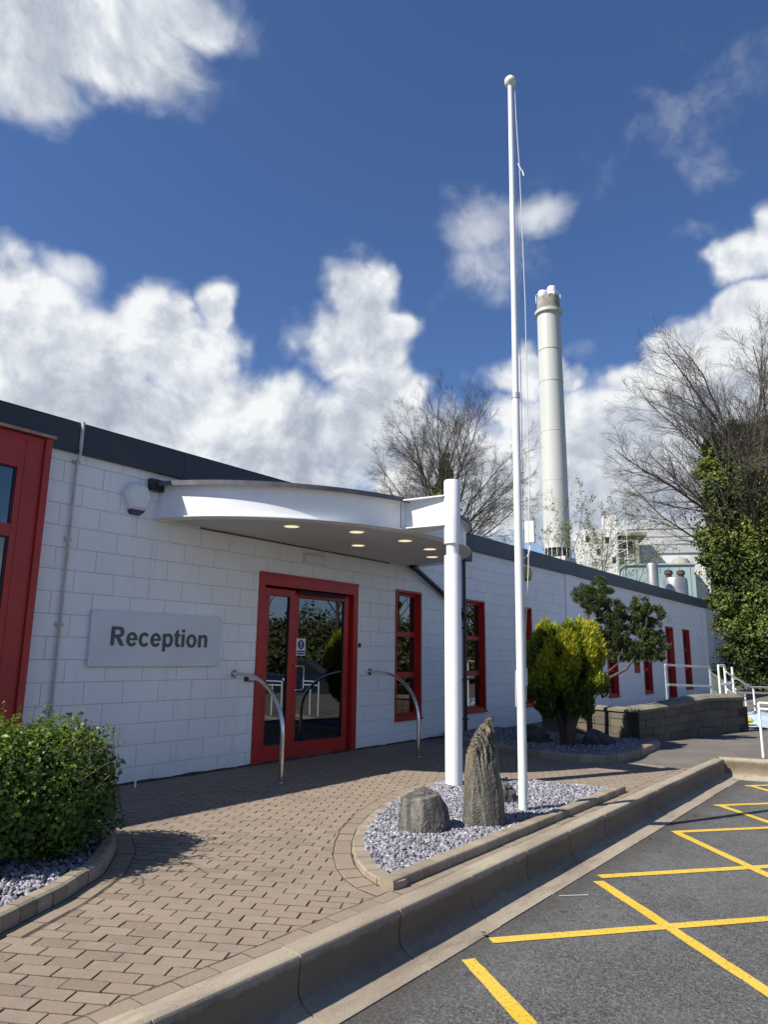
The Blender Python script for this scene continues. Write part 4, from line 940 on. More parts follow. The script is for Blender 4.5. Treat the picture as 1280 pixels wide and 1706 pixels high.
# railings
def railing(pts_posts, rails, label, r_=.024, m='rail_white'):
    e_ = empty('railing', pts_posts[0][0:2] + (0,), label, 'railing')
    for x, y, z0, z1 in pts_posts:
        b = MB(); b.tube([(x, y, z0), (x, y, z1)], r_, 10); b.build('post', M[m], e_, smooth=True)
    for pts in rails:
        b = MB(); b.tube(pts, r_ * .95, 10); b.build('rail', M[m], e_, smooth=True)
    return e_
ya = -2.6
railing([(15.35, ya, .05, 1.27), (19.1, ya, .10, 1.21)], [[(15.35, ya, 1.27), (19.1, ya, 1.21)], [(15.45, ya, .87), (19.1, ya, .75)]], 'galvanised ramp railing behind the low wall in front of far windows', .024, 'galv')
railing([(19.15, ya, .1, 1.18), (21.9, ya, -.1, .62), (23.1, ya, -.2, .42)], [[(19.2, ya, 1.08), (22.2, ya, .50), (23.1, ya, .38), (23.1, ya, -.15)], [(19.2, ya, .65), (23.1, ya, -.1)]], 'white sloping stair railing nearest the end of the building')
yb_ = -3.15
railing([(17.5, yb_, 0, 1.26), (18.1, yb_, 0, 1.26), (18.9, yb_, 0, 1.22), (21.3, yb_, -.2, .66), (23.6, yb_, -.2, .6)], [[(17.5, yb_, 1.26), (18.1, yb_, 1.26)], [(17.5, yb_, .85), (18.1, yb_, .85), (18.8, yb_, .85)], [(18.2, yb_, 1.12), (20.95, yb_, .70), (23.6, yb_, .62)], [(18.2, yb_, .72), (21.2, yb_, .22), (23.6, yb_, .1)]], 'white stair railing standing in front of the ivy at right')
e_ = railing([(11.92, -4.87, -.01, .765), (11.98, -5.25, -.01, .70)], [[(11.92, -4.87, .765), (12.02, -5.55, .76)], [(11.92, -4.87, .68), (12.02, -5.55, .67)]], 'near cream white railing at the right edge beside the kerb', .019)
# pale tarpaulin heap behind the wall
b = MB(); n = 14
vs = [(16.7 + i * .28, -4.35 + j * .12 + .0, .02 + .18 * math.exp(-((i - 8) / 5) ** 2) * math.sin(j / n * math.pi) + .04 * noise.noise(Vector((i * .6, j * .6, 0)))) for i in range(n) for j in range(n)]
b.add(vs, [(i * n + j, (i + 1) * n + j, (i + 1) * n + j + 1, i * n + j + 1) for i in range(n - 1) for j in range(n - 1)]); tag(b.build('tarpaulin', M['tarp'], smooth=True), 'pale blue crumpled sheet on the ground beyond the low wall', 'sheet')
b = MB(); b.lathe((16.9, -3.72, .1), [(.14, 0), (.17, .05), (.12, .09), (.05, .11)], 14); tag(b.build('yellow_tub', M['yellow_plastic'], smooth=True), 'small yellow plastic lid beside the pale sheet beyond the wall', 'lid')

# ------------------------------------------------------------------ foliage tools
def leaves(centres, normals, size, rng, fold=.25, asp=.55, size_var=.35):
    """one folded 4-vertex leaf (2 triangles) at each centre"""
    n = len(centres); s = size * (1 + size_var * rng.normal(0, 1, n).clip(-1.5, 1.8))[:, None]
    N = normals / np.linalg.norm(normals, axis=1, keepdims=True).clip(1e-6)
    T = rng.normal(0, 1, (n, 3)); T -= N * (T * N).sum(1, keepdims=True); T /= np.linalg.norm(T, axis=1, keepdims=True).clip(1e-6)
    B = np.cross(N, T)
    a = centres - T * s * .5; c_ = centres + T * s * .5; m1 = centres + B * s * asp * .5 + N * s * fold * .4; m2 = centres - B * s * asp * .5 + N * s * fold * .4
    V = np.stack([a, m1, c_, m2], 1).reshape(-1, 3); i = np.arange(n)[:, None] * 4
    Fc = np.concatenate([i + np.array([[0, 1, 2]]), i + np.array([[0, 2, 3]])], 0); return V, Fc
def blob_pts(rng, c, r, n, shell=.55, bumpy=.25, freq=3.0):
    d_ = rng.normal(0, 1, (n, 3)); d_ /= np.linalg.norm(d_, axis=1, keepdims=True)
    rad = (shell + (1 - shell) * rng.random(n)) ** .7
    nz = np.array([noise.noise(Vector((q * freq + np.array(c)).tolist())) for q in d_]); rad = rad * (1 + bumpy * nz * 1.6)
    return np.array(c) + d_ * np.array(r) * rad[:, None], d_ / np.array(r)
def foliage(name, blobs, per, size, m, parent, seed, asp=.55, shell=.55, bumpy=.25, freq=3.0, tint_fn=None, up=.3, fold=.25, clip=None):
    rng = np.random.default_rng(seed); C, Nn = [], []
    for c, r, w_ in blobs:
        p, nn = blob_pts(rng, c, r, int(per * w_), shell, bumpy, freq)
        nn = nn / np.linalg.norm(nn, axis=1, keepdims=True) + rng.normal(0, .55, nn.shape); nn[:, 2] += up; C.append(p); Nn.append(nn)
    C = np.concatenate(C); Nn = np.concatenate(Nn)
    if clip is not None: k_ = clip(C); C, Nn = C[k_], Nn[k_]
    V, Fc = leaves(C, Nn, size, rng, fold, asp)
    t = rng.random(len(C)) * .6 + .2 if tint_fn is None else tint_fn(C, rng)
    o = np_mesh(name, V, Fc, m, parent, np.concatenate([t, t])); return o
def branchy(mb, p, d_, L, r, depth, rnd, spec, tips=None):
    """recursive twigs. spec[depth] = (children, spread deg, length ratio, segs, sides, tropism)"""
    nch, spread, lr, segs, sides, trop = spec[depth]
    pts = [p.copy()]; rad = [r]; q = p.copy(); dd = d_.normalized(); dirs = [dd.copy()]
    bend = Vector((rnd.gauss(0, 1), rnd.gauss(0, 1), rnd.gauss(0, .5))) * .17
    for i in range(segs):
        dd = (dd + bend / segs * 2 + Vector((rnd.gauss(0, .085), rnd.gauss(0, .085), rnd.gauss(0, .06) + trop / segs))).normalized()
        q = q + dd * (L / segs); pts.append(q.copy()); dirs.append(dd.copy()); rad.append(max(r * (1 - .78 * (i + 1) / segs), .003))
    mb.tube(pts, rad, sides, cap=False, tint=depth * .2)
    if depth + 1 >= len(spec):
        if tips is not None: tips.append(pts[-1]); tips.append(pts[len(pts) // 2])
        return
    for c_ in range(nch):
        f = .22 + .76 * (c_ + rnd.random() * .7) / nch; f = min(f, .98); k_ = int(f * segs); g = f * segs - k_
        pos = pts[k_].lerp(pts[min(k_ + 1, segs)], g); bd = dirs[min(k_ + 1, segs)]
        ax = bd.orthogonal().normalized(); ax.rotate(Matrix.Rotation(rnd.random() * 2 * math.pi, 3, bd)); nd = bd.copy(); nd.rotate(Matrix.Rotation(R(spread * rnd.uniform(.65, 1.3)), 3, ax))
        branchy(mb, pos, nd, L * lr * rnd.uniform(.7, 1.25) * (1.15 - .5 * f), max(rad[k_] * .55, .004), depth + 1, rnd, spec, tips)
    if tips is not None and depth >= 2: tips.append(pts[-1])

# round clipped shrub at the left
sh = empty('round_shrub', (2.5, -1.9, .05), 'rounded leafy green shrub growing in slate at the left edge', 'shrub')
SC = (2.50, -1.97)
blobs = [((SC[0] - .02, SC[1], .49), (.66, .62, .39), 1.0), ((SC[0] + .30, SC[1] + .05, .56), (.42, .44, .36), .4), ((SC[0] - .32, SC[1] - .1, .54), (.45, .5, .40), .4), ((SC[0] + .10, SC[1] - .30, .34), (.46, .30, .28), .4)]
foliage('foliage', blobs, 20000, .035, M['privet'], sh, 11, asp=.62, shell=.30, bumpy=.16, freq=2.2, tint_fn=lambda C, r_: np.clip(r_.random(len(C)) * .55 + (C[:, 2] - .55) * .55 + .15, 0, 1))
rnd = random.Random(3); mb = MB(); tips = []
for k_ in range(26):
    a = rnd.random() * 6.28; dvec = Vector((math.cos(a) * .75, math.sin(a) * .75, 1.1)); branchy(mb, Vector((SC[0] + math.cos(a) * .1, SC[1] + math.sin(a) * .1, .02)), dvec, .85, .011, 0, rnd, [(5, 35, .4, 5, 4, .1), (0, 30, .5, 3, 3, .1)], tips)
mb.build('stems', M['bark_dark'], sh)
# loose top shoots
rng = np.random.default_rng(8); C = []; mb = MB()
for k_ in range(46):
    a = rng.random() * 6.28; rr_ = rng.random() ** .5 * .62; x, y = SC[0] + rr_ * math.cos(a), SC[1] + rr_ * math.sin(a); z0 = .49 + .38 * math.sqrt(max(0, 1 - (rr_ / .72) ** 2)); hh = .07 + .10 * rng.random(); lx, ly = rng.normal(0, .04, 2)
    mb.tube([(x, y, z0 - .08), (x + lx, y + ly, z0 + hh)], .0022, 3, False)
    for q in range(9): f = q / 8; C.append((x + lx * f + rng.normal(0, .012), y + ly * f + rng.normal(0, .012), z0 + hh * f + rng.normal(0, .006)))
mb.build('shoots', M['bark_dark'], sh)['kind'] = 'stuff'; C = np.array(C); V, Fc = leaves(C, rng.normal(0, 1, C.shape) + [0, 0, .4], .030, rng, .2, .6); np_mesh('shoot_leaves', V, Fc, M['privet'], sh, np.tile(rng.random(len(C)) * .4 + .6, 2))

# golden conifer
JX, JY = 10.83, -2.33
cf = empty('golden_conifer', (JX, JY, .05), 'golden yellow bushy conifer on a dark flared stem', 'conifer')
jb = []
rnd = random.Random(21)
for k_ in range(150):                         # many upright plume tips make up the ball
    a = rnd.random() * 6.28; e = rnd.random() ** .75; zz = .60 + 1.22 * e; prof_ = math.sin(min(1, (zz - .55) / .75) * math.pi / 2) * math.sqrt(max(.05, 1 - ((zz - 1.05) / .98) ** 2)) if zz > 1.05 else math.sin((zz - .30) / .75 * math.pi / 2)
    rr_ = .66 * prof_ * (rnd.random() ** .35); jb.append(((JX + rr_ * math.cos(a) + .02, JY + rr_ * math.sin(a), zz), (.115, .115, .20), 1.0))
def plumes(name, blobs, per, m, parent, seed, tint_fn, L=.07, spread=.35, out=(0, 0)):
    rng = np.random.default_rng(seed); V, F_, T_ = [], [], []; base = 0
    for c, r, w_ in blobs:
        n = int(per * w_); p, nn = blob_pts(rng, c, r, n, .25, .2, 3)
        nn = nn / np.linalg.norm(nn, axis=1, keepdims=True)
        ax = nn * spread + rng.normal(0, .22, (n, 3)); ax[:, 2] += .9 * (1 - spread) + .25
        rad_ = p - np.array([out[0], out[1], p[:, 2].mean()]); rad_[:, 2] = 0; ax += rad_ / (np.linalg.norm(rad_, axis=1, keepdims=True) + .01) * .35
        ax /= np.linalg.norm(ax, axis=1, keepdims=True)
        sd = np.cross(ax, rng.normal(0, 1, (n, 3))); sd /= np.linalg.norm(sd, axis=1, keepdims=True); s = L * (.6 + .8 * rng.random((n, 1)))
        fw = np.cross(sd, ax)
        v = np.stack([p - ax * s * .5, p + sd * s * .16 + fw * s * .05, p + ax * s * .6, p - sd * s * .16 + fw * s * .05], 1)
        V.append(v.reshape(-1, 3)); i = np.arange(n)[:, None] * 4 + base; F_.append(i + np.array([[0, 1, 2]])); F_.append(i + np.array([[0, 2, 3]])); base += 4 * n
        t = tint_fn(p, rng); T_ += [t, t]
    return np_mesh(name, np.concatenate(V), np.concatenate(F_), m, parent, np.concatenate(T_))
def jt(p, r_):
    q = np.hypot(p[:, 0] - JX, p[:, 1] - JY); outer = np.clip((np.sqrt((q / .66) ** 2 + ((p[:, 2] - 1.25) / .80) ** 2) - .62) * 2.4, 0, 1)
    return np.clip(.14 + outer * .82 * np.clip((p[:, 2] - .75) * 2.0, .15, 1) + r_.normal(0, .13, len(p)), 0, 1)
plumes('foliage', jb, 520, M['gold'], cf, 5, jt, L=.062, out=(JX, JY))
mb = MB()
for k_ in range(13):
    a = rnd.random() * 6.28; s_ = rnd.uniform(.05, .11); e_2 = rnd.uniform(.25, .42)
    mb.tube([(JX + s_ * math.cos(a) * .8, JY + s_ * math.sin(a) * .8, 0.02), (JX + s_ * 1.0 * math.cos(a), JY + s_ * 1.0 * math.sin(a), .3), (JX + (s_ + .10) * math.cos(a), JY + (s_ + .10) * math.sin(a), .58), (JX + e_2 * math.cos(a), JY + e_2 * math.sin(a), 1.0)], [.05, .042, .034, .02], 8)
mb.build('stem', M['bark_dark'], cf, smooth=True)
dk = [((JX - .34 + .02 * k_, JY + .26 - .05 * k_, .62 + .03 * rnd.random()), (.12, .12, .07), 1) for k_ in range(4)]
plumes('lower_foliage', dk, 420, M['dkgreen'], cf, 6, lambda p, r_: r_.random(len(p)) * .7, L=.05, out=(JX, JY))

# cloud-pruned dark tree
TX, TY = 12.38, -2.1
tp = empty('cloud_pruned_tree', (TX, TY, .05), 'small dark green tree with crooked bare branches and foliage pads', 'tree')
mb = MB()
mb.tube([(TX, TY, .03), (TX - .01, TY, .5), (TX + .02, TY - .05, 1.0), (TX + .03, TY - .08, 1.5), (TX - .02, TY - .02, 1.85), (TX + .02, TY - .05, 2.1), (TX, TY, 2.4)], [.055, .048, .042, .036, .03, .026, .02], 9)
mb.tube([(TX + .02, TY - .06, .95), (TX + .12, TY - .35, 1.05), (TX + .2, TY - .62, 1.2), (TX + .25, TY - .8, 1.45), (TX + .3, TY - .95, 1.8), (TX + .3, TY - 1.0, 2.1)], [.028, .026, .024, .022, .018, .012], 7)
mb.tube([(TX + .02, TY - .06, 1.12), (TX + .10, TY - .32, 1.15), (TX + .17, TY - .5, 1.3), (TX + .15, TY - .6, 1.55)], [.016, .014, .012, .01], 6)
mb.tube([(TX, TY, 2.0), (TX + .08, TY - .25, 2.1), (TX + .15, TY - .45, 2.3)], [.018, .015, .01], 6)
mb.tube([(TX, TY, 1.9), (TX - .1, TY + .18, 1.93), (TX - .12, TY + .25, 1.88)], [.010, .007, .004], 5)
mb.build('trunk', M['bark_dark'], tp, smooth=True)
D = lambda r_, z, s_, w_=1: ((TX + .05 + r_ * .36 * 1.0, TY - .0 - r_ * .93, z), (s_ * 1.0, s_ * 1.2, s_ * 1.0), w_)
pads = [D(.0, 2.48, .21), D(.16, 2.66, .21), D(.30, 2.47, .20), D(.10, 2.30, .17, .7), D(.42, 2.22, .22), D(.50, 2.02, .20), D(.32, 2.08, .12, .5), D(1.0, 2.30, .21), D(.82, 2.18, .19), D(1.14, 2.16, .17), D(.90, 1.98, .13, .6),
        D(.62, 1.78, .20), D(.40, 1.72, .19), D(.28, 1.86, .16, .7), D(.85, 1.72, .22), D(1.08, 1.88, .21), D(1.15, 1.66, .20), D(.72, 1.55, .18), D(.50, 1.48, .17), D(.98, 1.50, .19), D(1.22, 1.45, .11, .5), D(.30, 1.56, .15, .7), D(.80, 1.40, .13, .6)]
sub = []
for c, r, w_ in pads:
    for k_ in range(16):
        q = Vector((rnd.gauss(0, 1), rnd.gauss(0, 1), rnd.gauss(0, 1))).normalized(); s_ = rnd.uniform(.26, .42)
        sub.append(((c[0] + q.x * r[0] * .78, c[1] + q.y * r[1] * .78, c[2] + q.z * r[2] * .78), (r[0] * s_, r[1] * s_, r[2] * s_), w_))
plumes('foliage', sub, 150, M['dkgreen'], tp, 15, lambda p, r_: np.clip(r_.random(len(p)) * 1.0, 0, 1), L=.042, out=(TX + .3, TY - .6))

# bare trees
def bare_tree(name, base, h, spread_, limbs, seed, label, lean=(0, 0), spec=None, dome=None, fork=.22, rt_=.26):
    e_ = empty(name, base, label, 'tree'); rnd = random.Random(seed); mb = MB(); tips = []
    bx, by, bz = base; fz = bz + h * fork
    mb.tube([(bx, by, bz), (bx, by, bz + h * .1), (bx, by, fz), (bx + lean[0] * .3, by + lean[1] * .3, fz + h * .22)], [rt_ * 1.25, rt_, rt_ * .85, rt_ * .55], 12)
    mb.build('trunk', M['bark_grey'], e_, smooth=True); mb = MB()
    for k_ in range(limbs):
        a = 2 * math.pi * (k_ + rnd.random() * .6) / limbs * 1.0 + k_ * 2.4; tilt = R(6 + (spread_ - 6) * ((k_ + .5) / limbs) ** .8); zz = fz + h * (.26 - .24 * (k_ / limbs)) * rnd.uniform(.7, 1.0)
        d_ = Vector((math.sin(tilt) * math.cos(a), math.sin(tilt) * math.sin(a), math.cos(tilt))); L = (h + bz - zz) * (1.0 - .22 * (tilt / R(spread_))) * rnd.uniform(.88, 1.05)
        if dome:                                  # let each limb end on a rounded crown
            ar, cz, br = dome; t_ = 0
            while t_ < 30:
                q = Vector((0, 0, zz)) + d_ * t_ + Vector((0, 0, .006 * t_ * t_))
                if (q.x ** 2 + q.y ** 2) / ar ** 2 + (q.z - cz) ** 2 / br ** 2 > 1 and t_ > 1: break
                t_ += .2
            L = t_ * .93 * rnd.uniform(.92, 1.03)
        branchy(mb, Vector((bx, by, zz)), d_, L, rt_ * .27, 0, rnd, spec, tips)
    mb.build('branches', M['bark_grey'], e_); return e_, tips
spec_a = [(13, 28, .37, 9, 6, .06), (9, 31, .46, 6, 4, .04), (9, 36, .55, 4, 3, .02), (0, 30, .5, 3, 3, 0)]
t1, _ = bare_tree('bare_tree', (35.6, 15.4, -.4), 18.2, 62, 26, 4, 'leafless spreading tree with ivy on its trunk behind the canopy', spec=spec_a, dome=(5.3, 11.0, 7.1), fork=.34, rt_=.24)
ivb = [((35.5, 15.4, 11.0 + .30 * k_), (.70 - .065 * k_, .70 - .065 * k_, .5), 1) for k_ in range(-6, 8)]
foliage('ivy', ivb, 620, .16, M['ivy'], t1, 31, asp=.8, shell=.4, bumpy=.5, freq=1.5)
spec_b = [(13, 28, .36, 10, 6, .07), (9, 31, .46, 6, 4, .05), (8, 36, .55, 4, 3, .04), (0, 30, .5, 3, 3, 0)]
t2, _ = bare_tree('bare_tree', (37.6, -.9, -.4), 19.4, 66, 30, 9, 'tall leafless tree rising above dense ivy at the right edge', spec=spec_b, dome=(7.0, 10.2, 8.7), fork=.28, rt_=.30)
# ivy mass on the right tree
def rightof(px, z, dist=37.4):                # lateral position along the view's right axis at that distance
    k_ = (px - 1215) / 1172.85 * 36.0; return (37.3 + .60 * k_, -.3 - .80 * k_, z)
ib = []
for px, z, r_ in [(1190, 12.0, .55), (1188, 11.2, .8), (1192, 10.3, 1.0), (1222, 12.7, .6), (1226, 11.8, .9), (1228, 10.8, 1.1), (1262, 12.6, .8), (1268, 11.5, 1.1), (1285, 12.4, .9), (1300, 11.0, 1.3), (1215, 9.6, 1.3), (1260, 9.5, 1.5), (1310, 9.2, 1.6), (1200, 8.6, 1.2), (1240, 8.3, 1.5), (1290, 8.0, 1.6),
                  (1172, 7.2, .8), (1195, 7.0, 1.2), (1235, 6.8, 1.5), (1285, 6.6, 1.6), (1330, 7.2, 1.6), (1180, 6.0, .9), (1205, 5.5, 1.2), (1250, 5.3, 1.5), (1300, 5.0, 1.6), (1200, 4.2, 1.1), (1230, 3.9, 1.4), (1285, 3.6, 1.6), (1205, 2.8, 1.1), (1240, 2.5, 1.4), (1295, 2.2, 1.6), (1205, 1.4, 1.1), (1245, 1.0, 1.3), (1300, .8, 1.5), (1340, 4, 2), (1350, 1.5, 2)]:
    c = rightof(px, z); ib.append((c, (r_, r_, r_ * .95), r_ * r_)); 
    for k_ in range(6):
        q = Vector((rnd.gauss(0, 1), rnd.gauss(0, 1), rnd.gauss(0, 1))).normalized() * r_ * .95; ib.append(((c[0] + q.x, c[1] + q.y, c[2] + q.z), (r_ * .34, r_ * .34, r_ * .30), r_ * r_ * .22))
foliage('ivy', ib, 1900, .105, M['ivy'], t2, 33, asp=.85, shell=.50, bumpy=.62, freq=2.6, tint_fn=lambda C, r_: np.clip(r_.random(len(C)) * .7 + .1 + .25 * np.sin(C[:, 2] * 1.7 + C[:, 0] * 1.1), 0, 1))
# scrub beside the stairs
e_ = empty('bramble_bush', (30, -4.5, 0), 'tangled brown green scrub behind the stair railings', 'bush')
sb = [((33.2 + .6 * q, -2.3 - .8 * q, z), (1.0, 1.0, .9), 1.0) for q, z in ((1.2, .6), (2.4, .8), (3.6, .7), (1.6, 2.0), (2.9, 2.3), (4.2, 2.2), (5.4, 1.0), (3.0, 3.4), (4.6, 3.6), (6, 3), (.4, .3))]
foliage('foliage', sb, 2600, .10, M['bramble'], e_, 41, asp=.6, shell=.5, bumpy=.5, freq=2)
mb = MB(); rnd2 = random.Random(5)
for k_ in range(26):
    q = rnd2.uniform(.2, 6); x, y = 33.2 + .6 * q - .9, -2.3 - .8 * q; a = rnd2.uniform(0, 6.28)
    mb.tube([(x, y, .1), (x + .4 * math.cos(a), y + .4 * math.sin(a), rnd2.uniform(1, 2)), (x + 1.2 * math.cos(a), y + 1.2 * math.sin(a), rnd2.uniform(1.5, 3.4)), (x + 1.9 * math.cos(a), y + 1.9 * math.sin(a), rnd2.uniform(.8, 2.6))], [.02, .016, .012, .006], 4)
mb.build('stems', M['bark_grey'], e_)
# budding saplings in front of the stack
spec_c = [(8, 30, .40, 7, 5, .25), (5, 32, .45, 5, 4, .2), (3, 34, .5, 3, 3, .1), (0, 30, .5, 2, 3, 0)]
for (base, h, sd, lab, sprd) in (((31.3, 6.3, -.4), 10.4, 2, 'budding young tree in front of the chimney stack', 34), ((32.0, 4.6, -.4), 9.2, 6, 'budding young tree right of the chimney stack', 40)):
    tb, tips = bare_tree('budding_tree', base, h, sprd, 6, sd, lab, spec=spec_c, fork=.25, rt_=.09)
    rng = np.random.default_rng(sd); P = np.array([tuple(t) for t in tips]); P = np.repeat(P, 2, 0) + rng.normal(0, .05, (len(P) * 2, 3))
    V, Fc = leaves(P, rng.normal(0, 1, P.shape), .07, rng, .2, .6); np_mesh('buds', V, Fc, M['bud'], tb, np.tile(rng.random(len(P)), 2))
# thick bare branch by the ivy
# ------------------------------------------------------------------ far things
ck = empty('chimney_stack', (139.3, 52.9, 0), 'tall pale cylindrical chimney stack with two flues on top', 'chimney')
CKX, CKY = 139.3, 52.9
b = MB(); b.lathe((CKX, CKY, 0), [(2.75, 24.0), (2.70, 45), (2.62, 60), (2.55, 77.4)], 48); b.build('shaft', M['stack'], ck, smooth=True)
for zz in (28, 38.5, 49.5, 61, 68.5):
    b = MB(); b.lathe((CKX, CKY, zz), [(2.66, 0), (2.77 - (zz - 28) * .0025, .02), (2.77 - (zz - 28) * .0025, .16), (2.6, .18)], 48); b.build('shaft_seam', M['stack'], ck, smooth=True)
b = MB(); b.lathe((CKX, CKY, 77.4), [(2.5, -.5), (3.05, 0), (3.05, .7), (2.6, .72)], 48); b.build('ring_gallery', M['stack'], ck, smooth=True)
b = MB(); b.lathe((CKX, CKY, 78.1), [(2.55, 0), (2.5, 3.4), (2.3, 3.45)], 40); b.build('head', M['concrete'], ck, smooth=True)
for ox, oy, h in ((-.65, 1.0, 1.5), (.45, -.75, 2.5)):
    b = MB(); b.lathe((CKX + ox, CKY + oy, 81.4), [(1.02, 0), (1.02, h), (.9, h + .35), (.5, h + .5)], 24); b.build('flue', M['white_plastic'], ck, smooth=True)
b = MB()
for k_ in range(14):
    a = k_ / 14 * 6.28; b.tube([(CKX + 2.75 * math.cos(a), CKY + 2.75 * math.sin(a), 80.9), (CKX + 2.75 * math.cos(a), CKY + 2.75 * math.sin(a), 82.1)], .06, 4)
b.tube([(CKX + 2.75 * math.cos(k_ / 20 * 6.28), CKY + 2.75 * math.sin(k_ / 20 * 6.28), 82.1) for k_ in range(21)], .06, 4)
b.build('guard_rail', M['rail_white'], ck)
b = MB(); b.lathe((CKX, CKY, 0), [(2.7, 0), (2.7, 21.9)], 32); b.box(CKX - 2.9, CKX + 2.9, CKY - 2.9, CKY + 2.9, 20.5, 22.0)
b.build('base', M['stack'], ck)
b = MB(); b.lathe((CKX, CKY, 22.0), [(2.45, 0), (2.45, 2.0)], 24); b.build('opening', M['black_rubber'], ck)
b = MB()
for k_ in range(16): a = k_ / 16 * 6.28; b.tube([(CKX + 2.7 * math.cos(a), CKY + 2.7 * math.sin(a), 22), (CKX + 2.7 * math.cos(a), CKY + 2.7 * math.sin(a), 24.02)], .09, 4)
b.build('louvre', M['stack'], ck)

# plant buildings at ~95 m; local frame: r along the view's right, f away
FO = Vector((93.0, 29.9)); fr = Vector((.42, -.907)); ff = Vector((.907, .42))
def fbox(mb, r0, r1, f0, f1, z0, z1): mb.prism([tuple(FO + fr * a + ff * c_) for a, c_ in ((r0, f0), (r1, f0), (r1, f1), (r0, f1))][::1], z0, z1); return mb
pb = empty('plant_tower', (93.5, 28, 0), 'stained white concrete plant tower beside the chimney', 'building')
fbox(MB(), 0, 5.3, 0, 8, 0, 18.9).build('wall', M['white_render'], pb)
fbox(MB(), 5.301, 8.0, .6, 7, 0, 17.6).build('side_wall', M['concrete'], pb)
fbox(MB(), 5.0, 9.1, .2, 7.6, 18.0, 18.45).build('roof_slab', M['concrete'], pb)
fbox(MB(), 3.5, 5.2, .5, 3, 18.901, 20.9).build('roof_house', M['white_render'], pb)
fbox(MB(), 6.0, 7.2, .55, .6, 16.0, 17.3).build('window', M['black_rubber'], pb)
b = MB()
for r_ in range(0, 40): pass
for r_ in [0, .5, 1, 1.5, 2]: p = FO + fr * (5.1 + r_) + ff * .1; b.tube([(p.x, p.y, 18.9), (p.x, p.y, 20.0)], .04, 4)
for zz in (19.4, 20): p = FO + fr * 5.1 + ff * .1; q = FO + fr * 8.6 + ff * .1; b.tube([(p.x, p.y, zz), (q.x, q.y, zz)], .04, 4)
for r_ in (4.9, 6.4):
    p = FO + fr * r_ - ff * .3; b.tube([(p.x, p.y, 10), (p.x, p.y, 18.8)], .05, 4)
for k_ in range(14):
    p = FO + fr * 4.9 - ff * .3; q = FO + fr * 6.4 - ff * .3; b.tube([(p.x, p.y, 10 + k_ * .6), (q.x, q.y, 10 + k_ * .6 + (.6 if k_ % 2 else 0))], .04, 4)
b.build('stair_cage', M['rail_white'], pb)
for r_, z in ((1.0, 17.2), (2.4, 15.4), (3.6, 17.0), (4.4, 14.2)): fbox(MB(), r_, r_ + .5, -.04, -.001, z, z + .8).build('window', M['black_rubber'], pb)
p2 = empty('plant_shed', (97, 20, 0), 'long grey clad plant shed with sloping roof behind the ivy', 'building')
P = lambda r_, f_: tuple(FO + fr * r_ + ff * f_)
fbox(MB(), 8.2, 26, 12, 40, 0, 17.4).build('wall', M['cladding'], p2)
b = MB(); a_ = P(8.0, 11.8); b_ = P(26.4, 11.8); c_ = P(26.4, 40); d_ = P(8.0, 40)
b.add([(*a_, 17.41), (*b_, 17.41), (*c_, 17.41), (*d_, 17.41), (*a_, 21.3), (*b_, 22.9), (*c_, 24), (*d_, 22)], [(0, 1, 2, 3), (7, 6, 5, 4), (0, 4, 5, 1), (1, 5, 6, 2), (2, 6, 7, 3), (3, 7, 4, 0)]); b.build('roof', M['cladding'], p2)
for zz in (18.4, 19.6, 20.8): fbox(MB(), 8, 26.4, 11.72, 11.79, zz, zz + .1).build('cladding_joint', M['concrete'], p2)
fbox(MB(), 19.5, 20.8, 14, 16, 22.2, 24.1).build('roof_vent', M['concrete'], p2)
fbox(MB(), 8.2, 26.2, 11.6, 11.75, 17.0, 17.5).build('gutter', M['concrete'], p2)
p3 = empty('plant_annex', (96, 20, 0), 'low pale plant annex with shallow gable below the grey shed', 'building')
fbox(MB(), 7.9, 17.5, 4, 11.4, 0, 16.0).build('wall', M['white_render'], p3)
fbox(MB(), 7.7, 17.7, 3.8, 11.5, 16.01, 17.1).build('roof', M['cladding'], p3)
p4 = empty('silo_tank', P(13.6, 2.4) + (0,), 'cream cylindrical storage tank in front of the plant annex', 'tank')
b = MB(); b.lathe((*P(13.6, 2.4), 0), [(1.2, 0), (1.2, 14.4), (.9, 14.9), (.3, 15.1)], 24); b.build('shell', M['concrete'], p4, smooth=True)
p5 = empty('teal_shed', P(10, -4) + (0,), 'teal green clad shed showing above the roof line', 'building')
fbox(MB(), 5.4, 13.8, -5, 1.6, 0, 13.2).build('wall', M['teal'], p5)
fbox(MB(), 5.2, 14.0, -5.2, 1.8, 13.21, 13.4).build('roof', M['teal'], p5)
for k_ in range(7): fbox(MB(), 5.4 + k_ * 1.3, 5.46 + k_ * 1.3, -5.05, -5.001, 0, 13.1).build('cladding_rib', M['concrete'], p5)
p6 = empty('low_plant_block', P(-6, 4) + (0,), 'low pale plant block between the chimney and the white tower', 'building')
fbox(MB(), -9, -.1, 3, 12, 0, 12.9).build('wall', M['white_render'], p6); fbox(MB(), -3.5, -.4, 2.8, 6, 12.91, 14.2).build('roof_house', M['cladding'], p6)
# flues on the flat roof
def flue(x, y, z, r_, h, lab, cowl=False):
    e_ = empty('roof_flue', (x, y, 3.7), lab, 'flue'); b = MB()
    b.lathe((x, y, 3.7), [(r_, 0), (r_, h), (r_ * .92, h + r_ * .25), (r_ * .5, h + r_ * .35)], 24); b.build('casing', M['alu'], e_, smooth=True)
    if cowl:
        for s_ in (-1, 1):
            b = MB(); cx, cy = x + s_ * .24 * .6, y - s_ * .25 * .8; b.lathe((cx, cy, 3.7 + h + .08), [(.13, 0), (.12, .18), (.17, .20), (.16, .33), (.09, .38)], 14); b.build('cowl', M['rust'], e_, smooth=True)
flue(28.6, 1.4, 3.7, .22, 1.35, 'small shiny round flue above the far roof edge')
flue(29.9, .9, 3.7, .47, .80, 'wide metal flue with two rusty cowls above the far roof end', True)

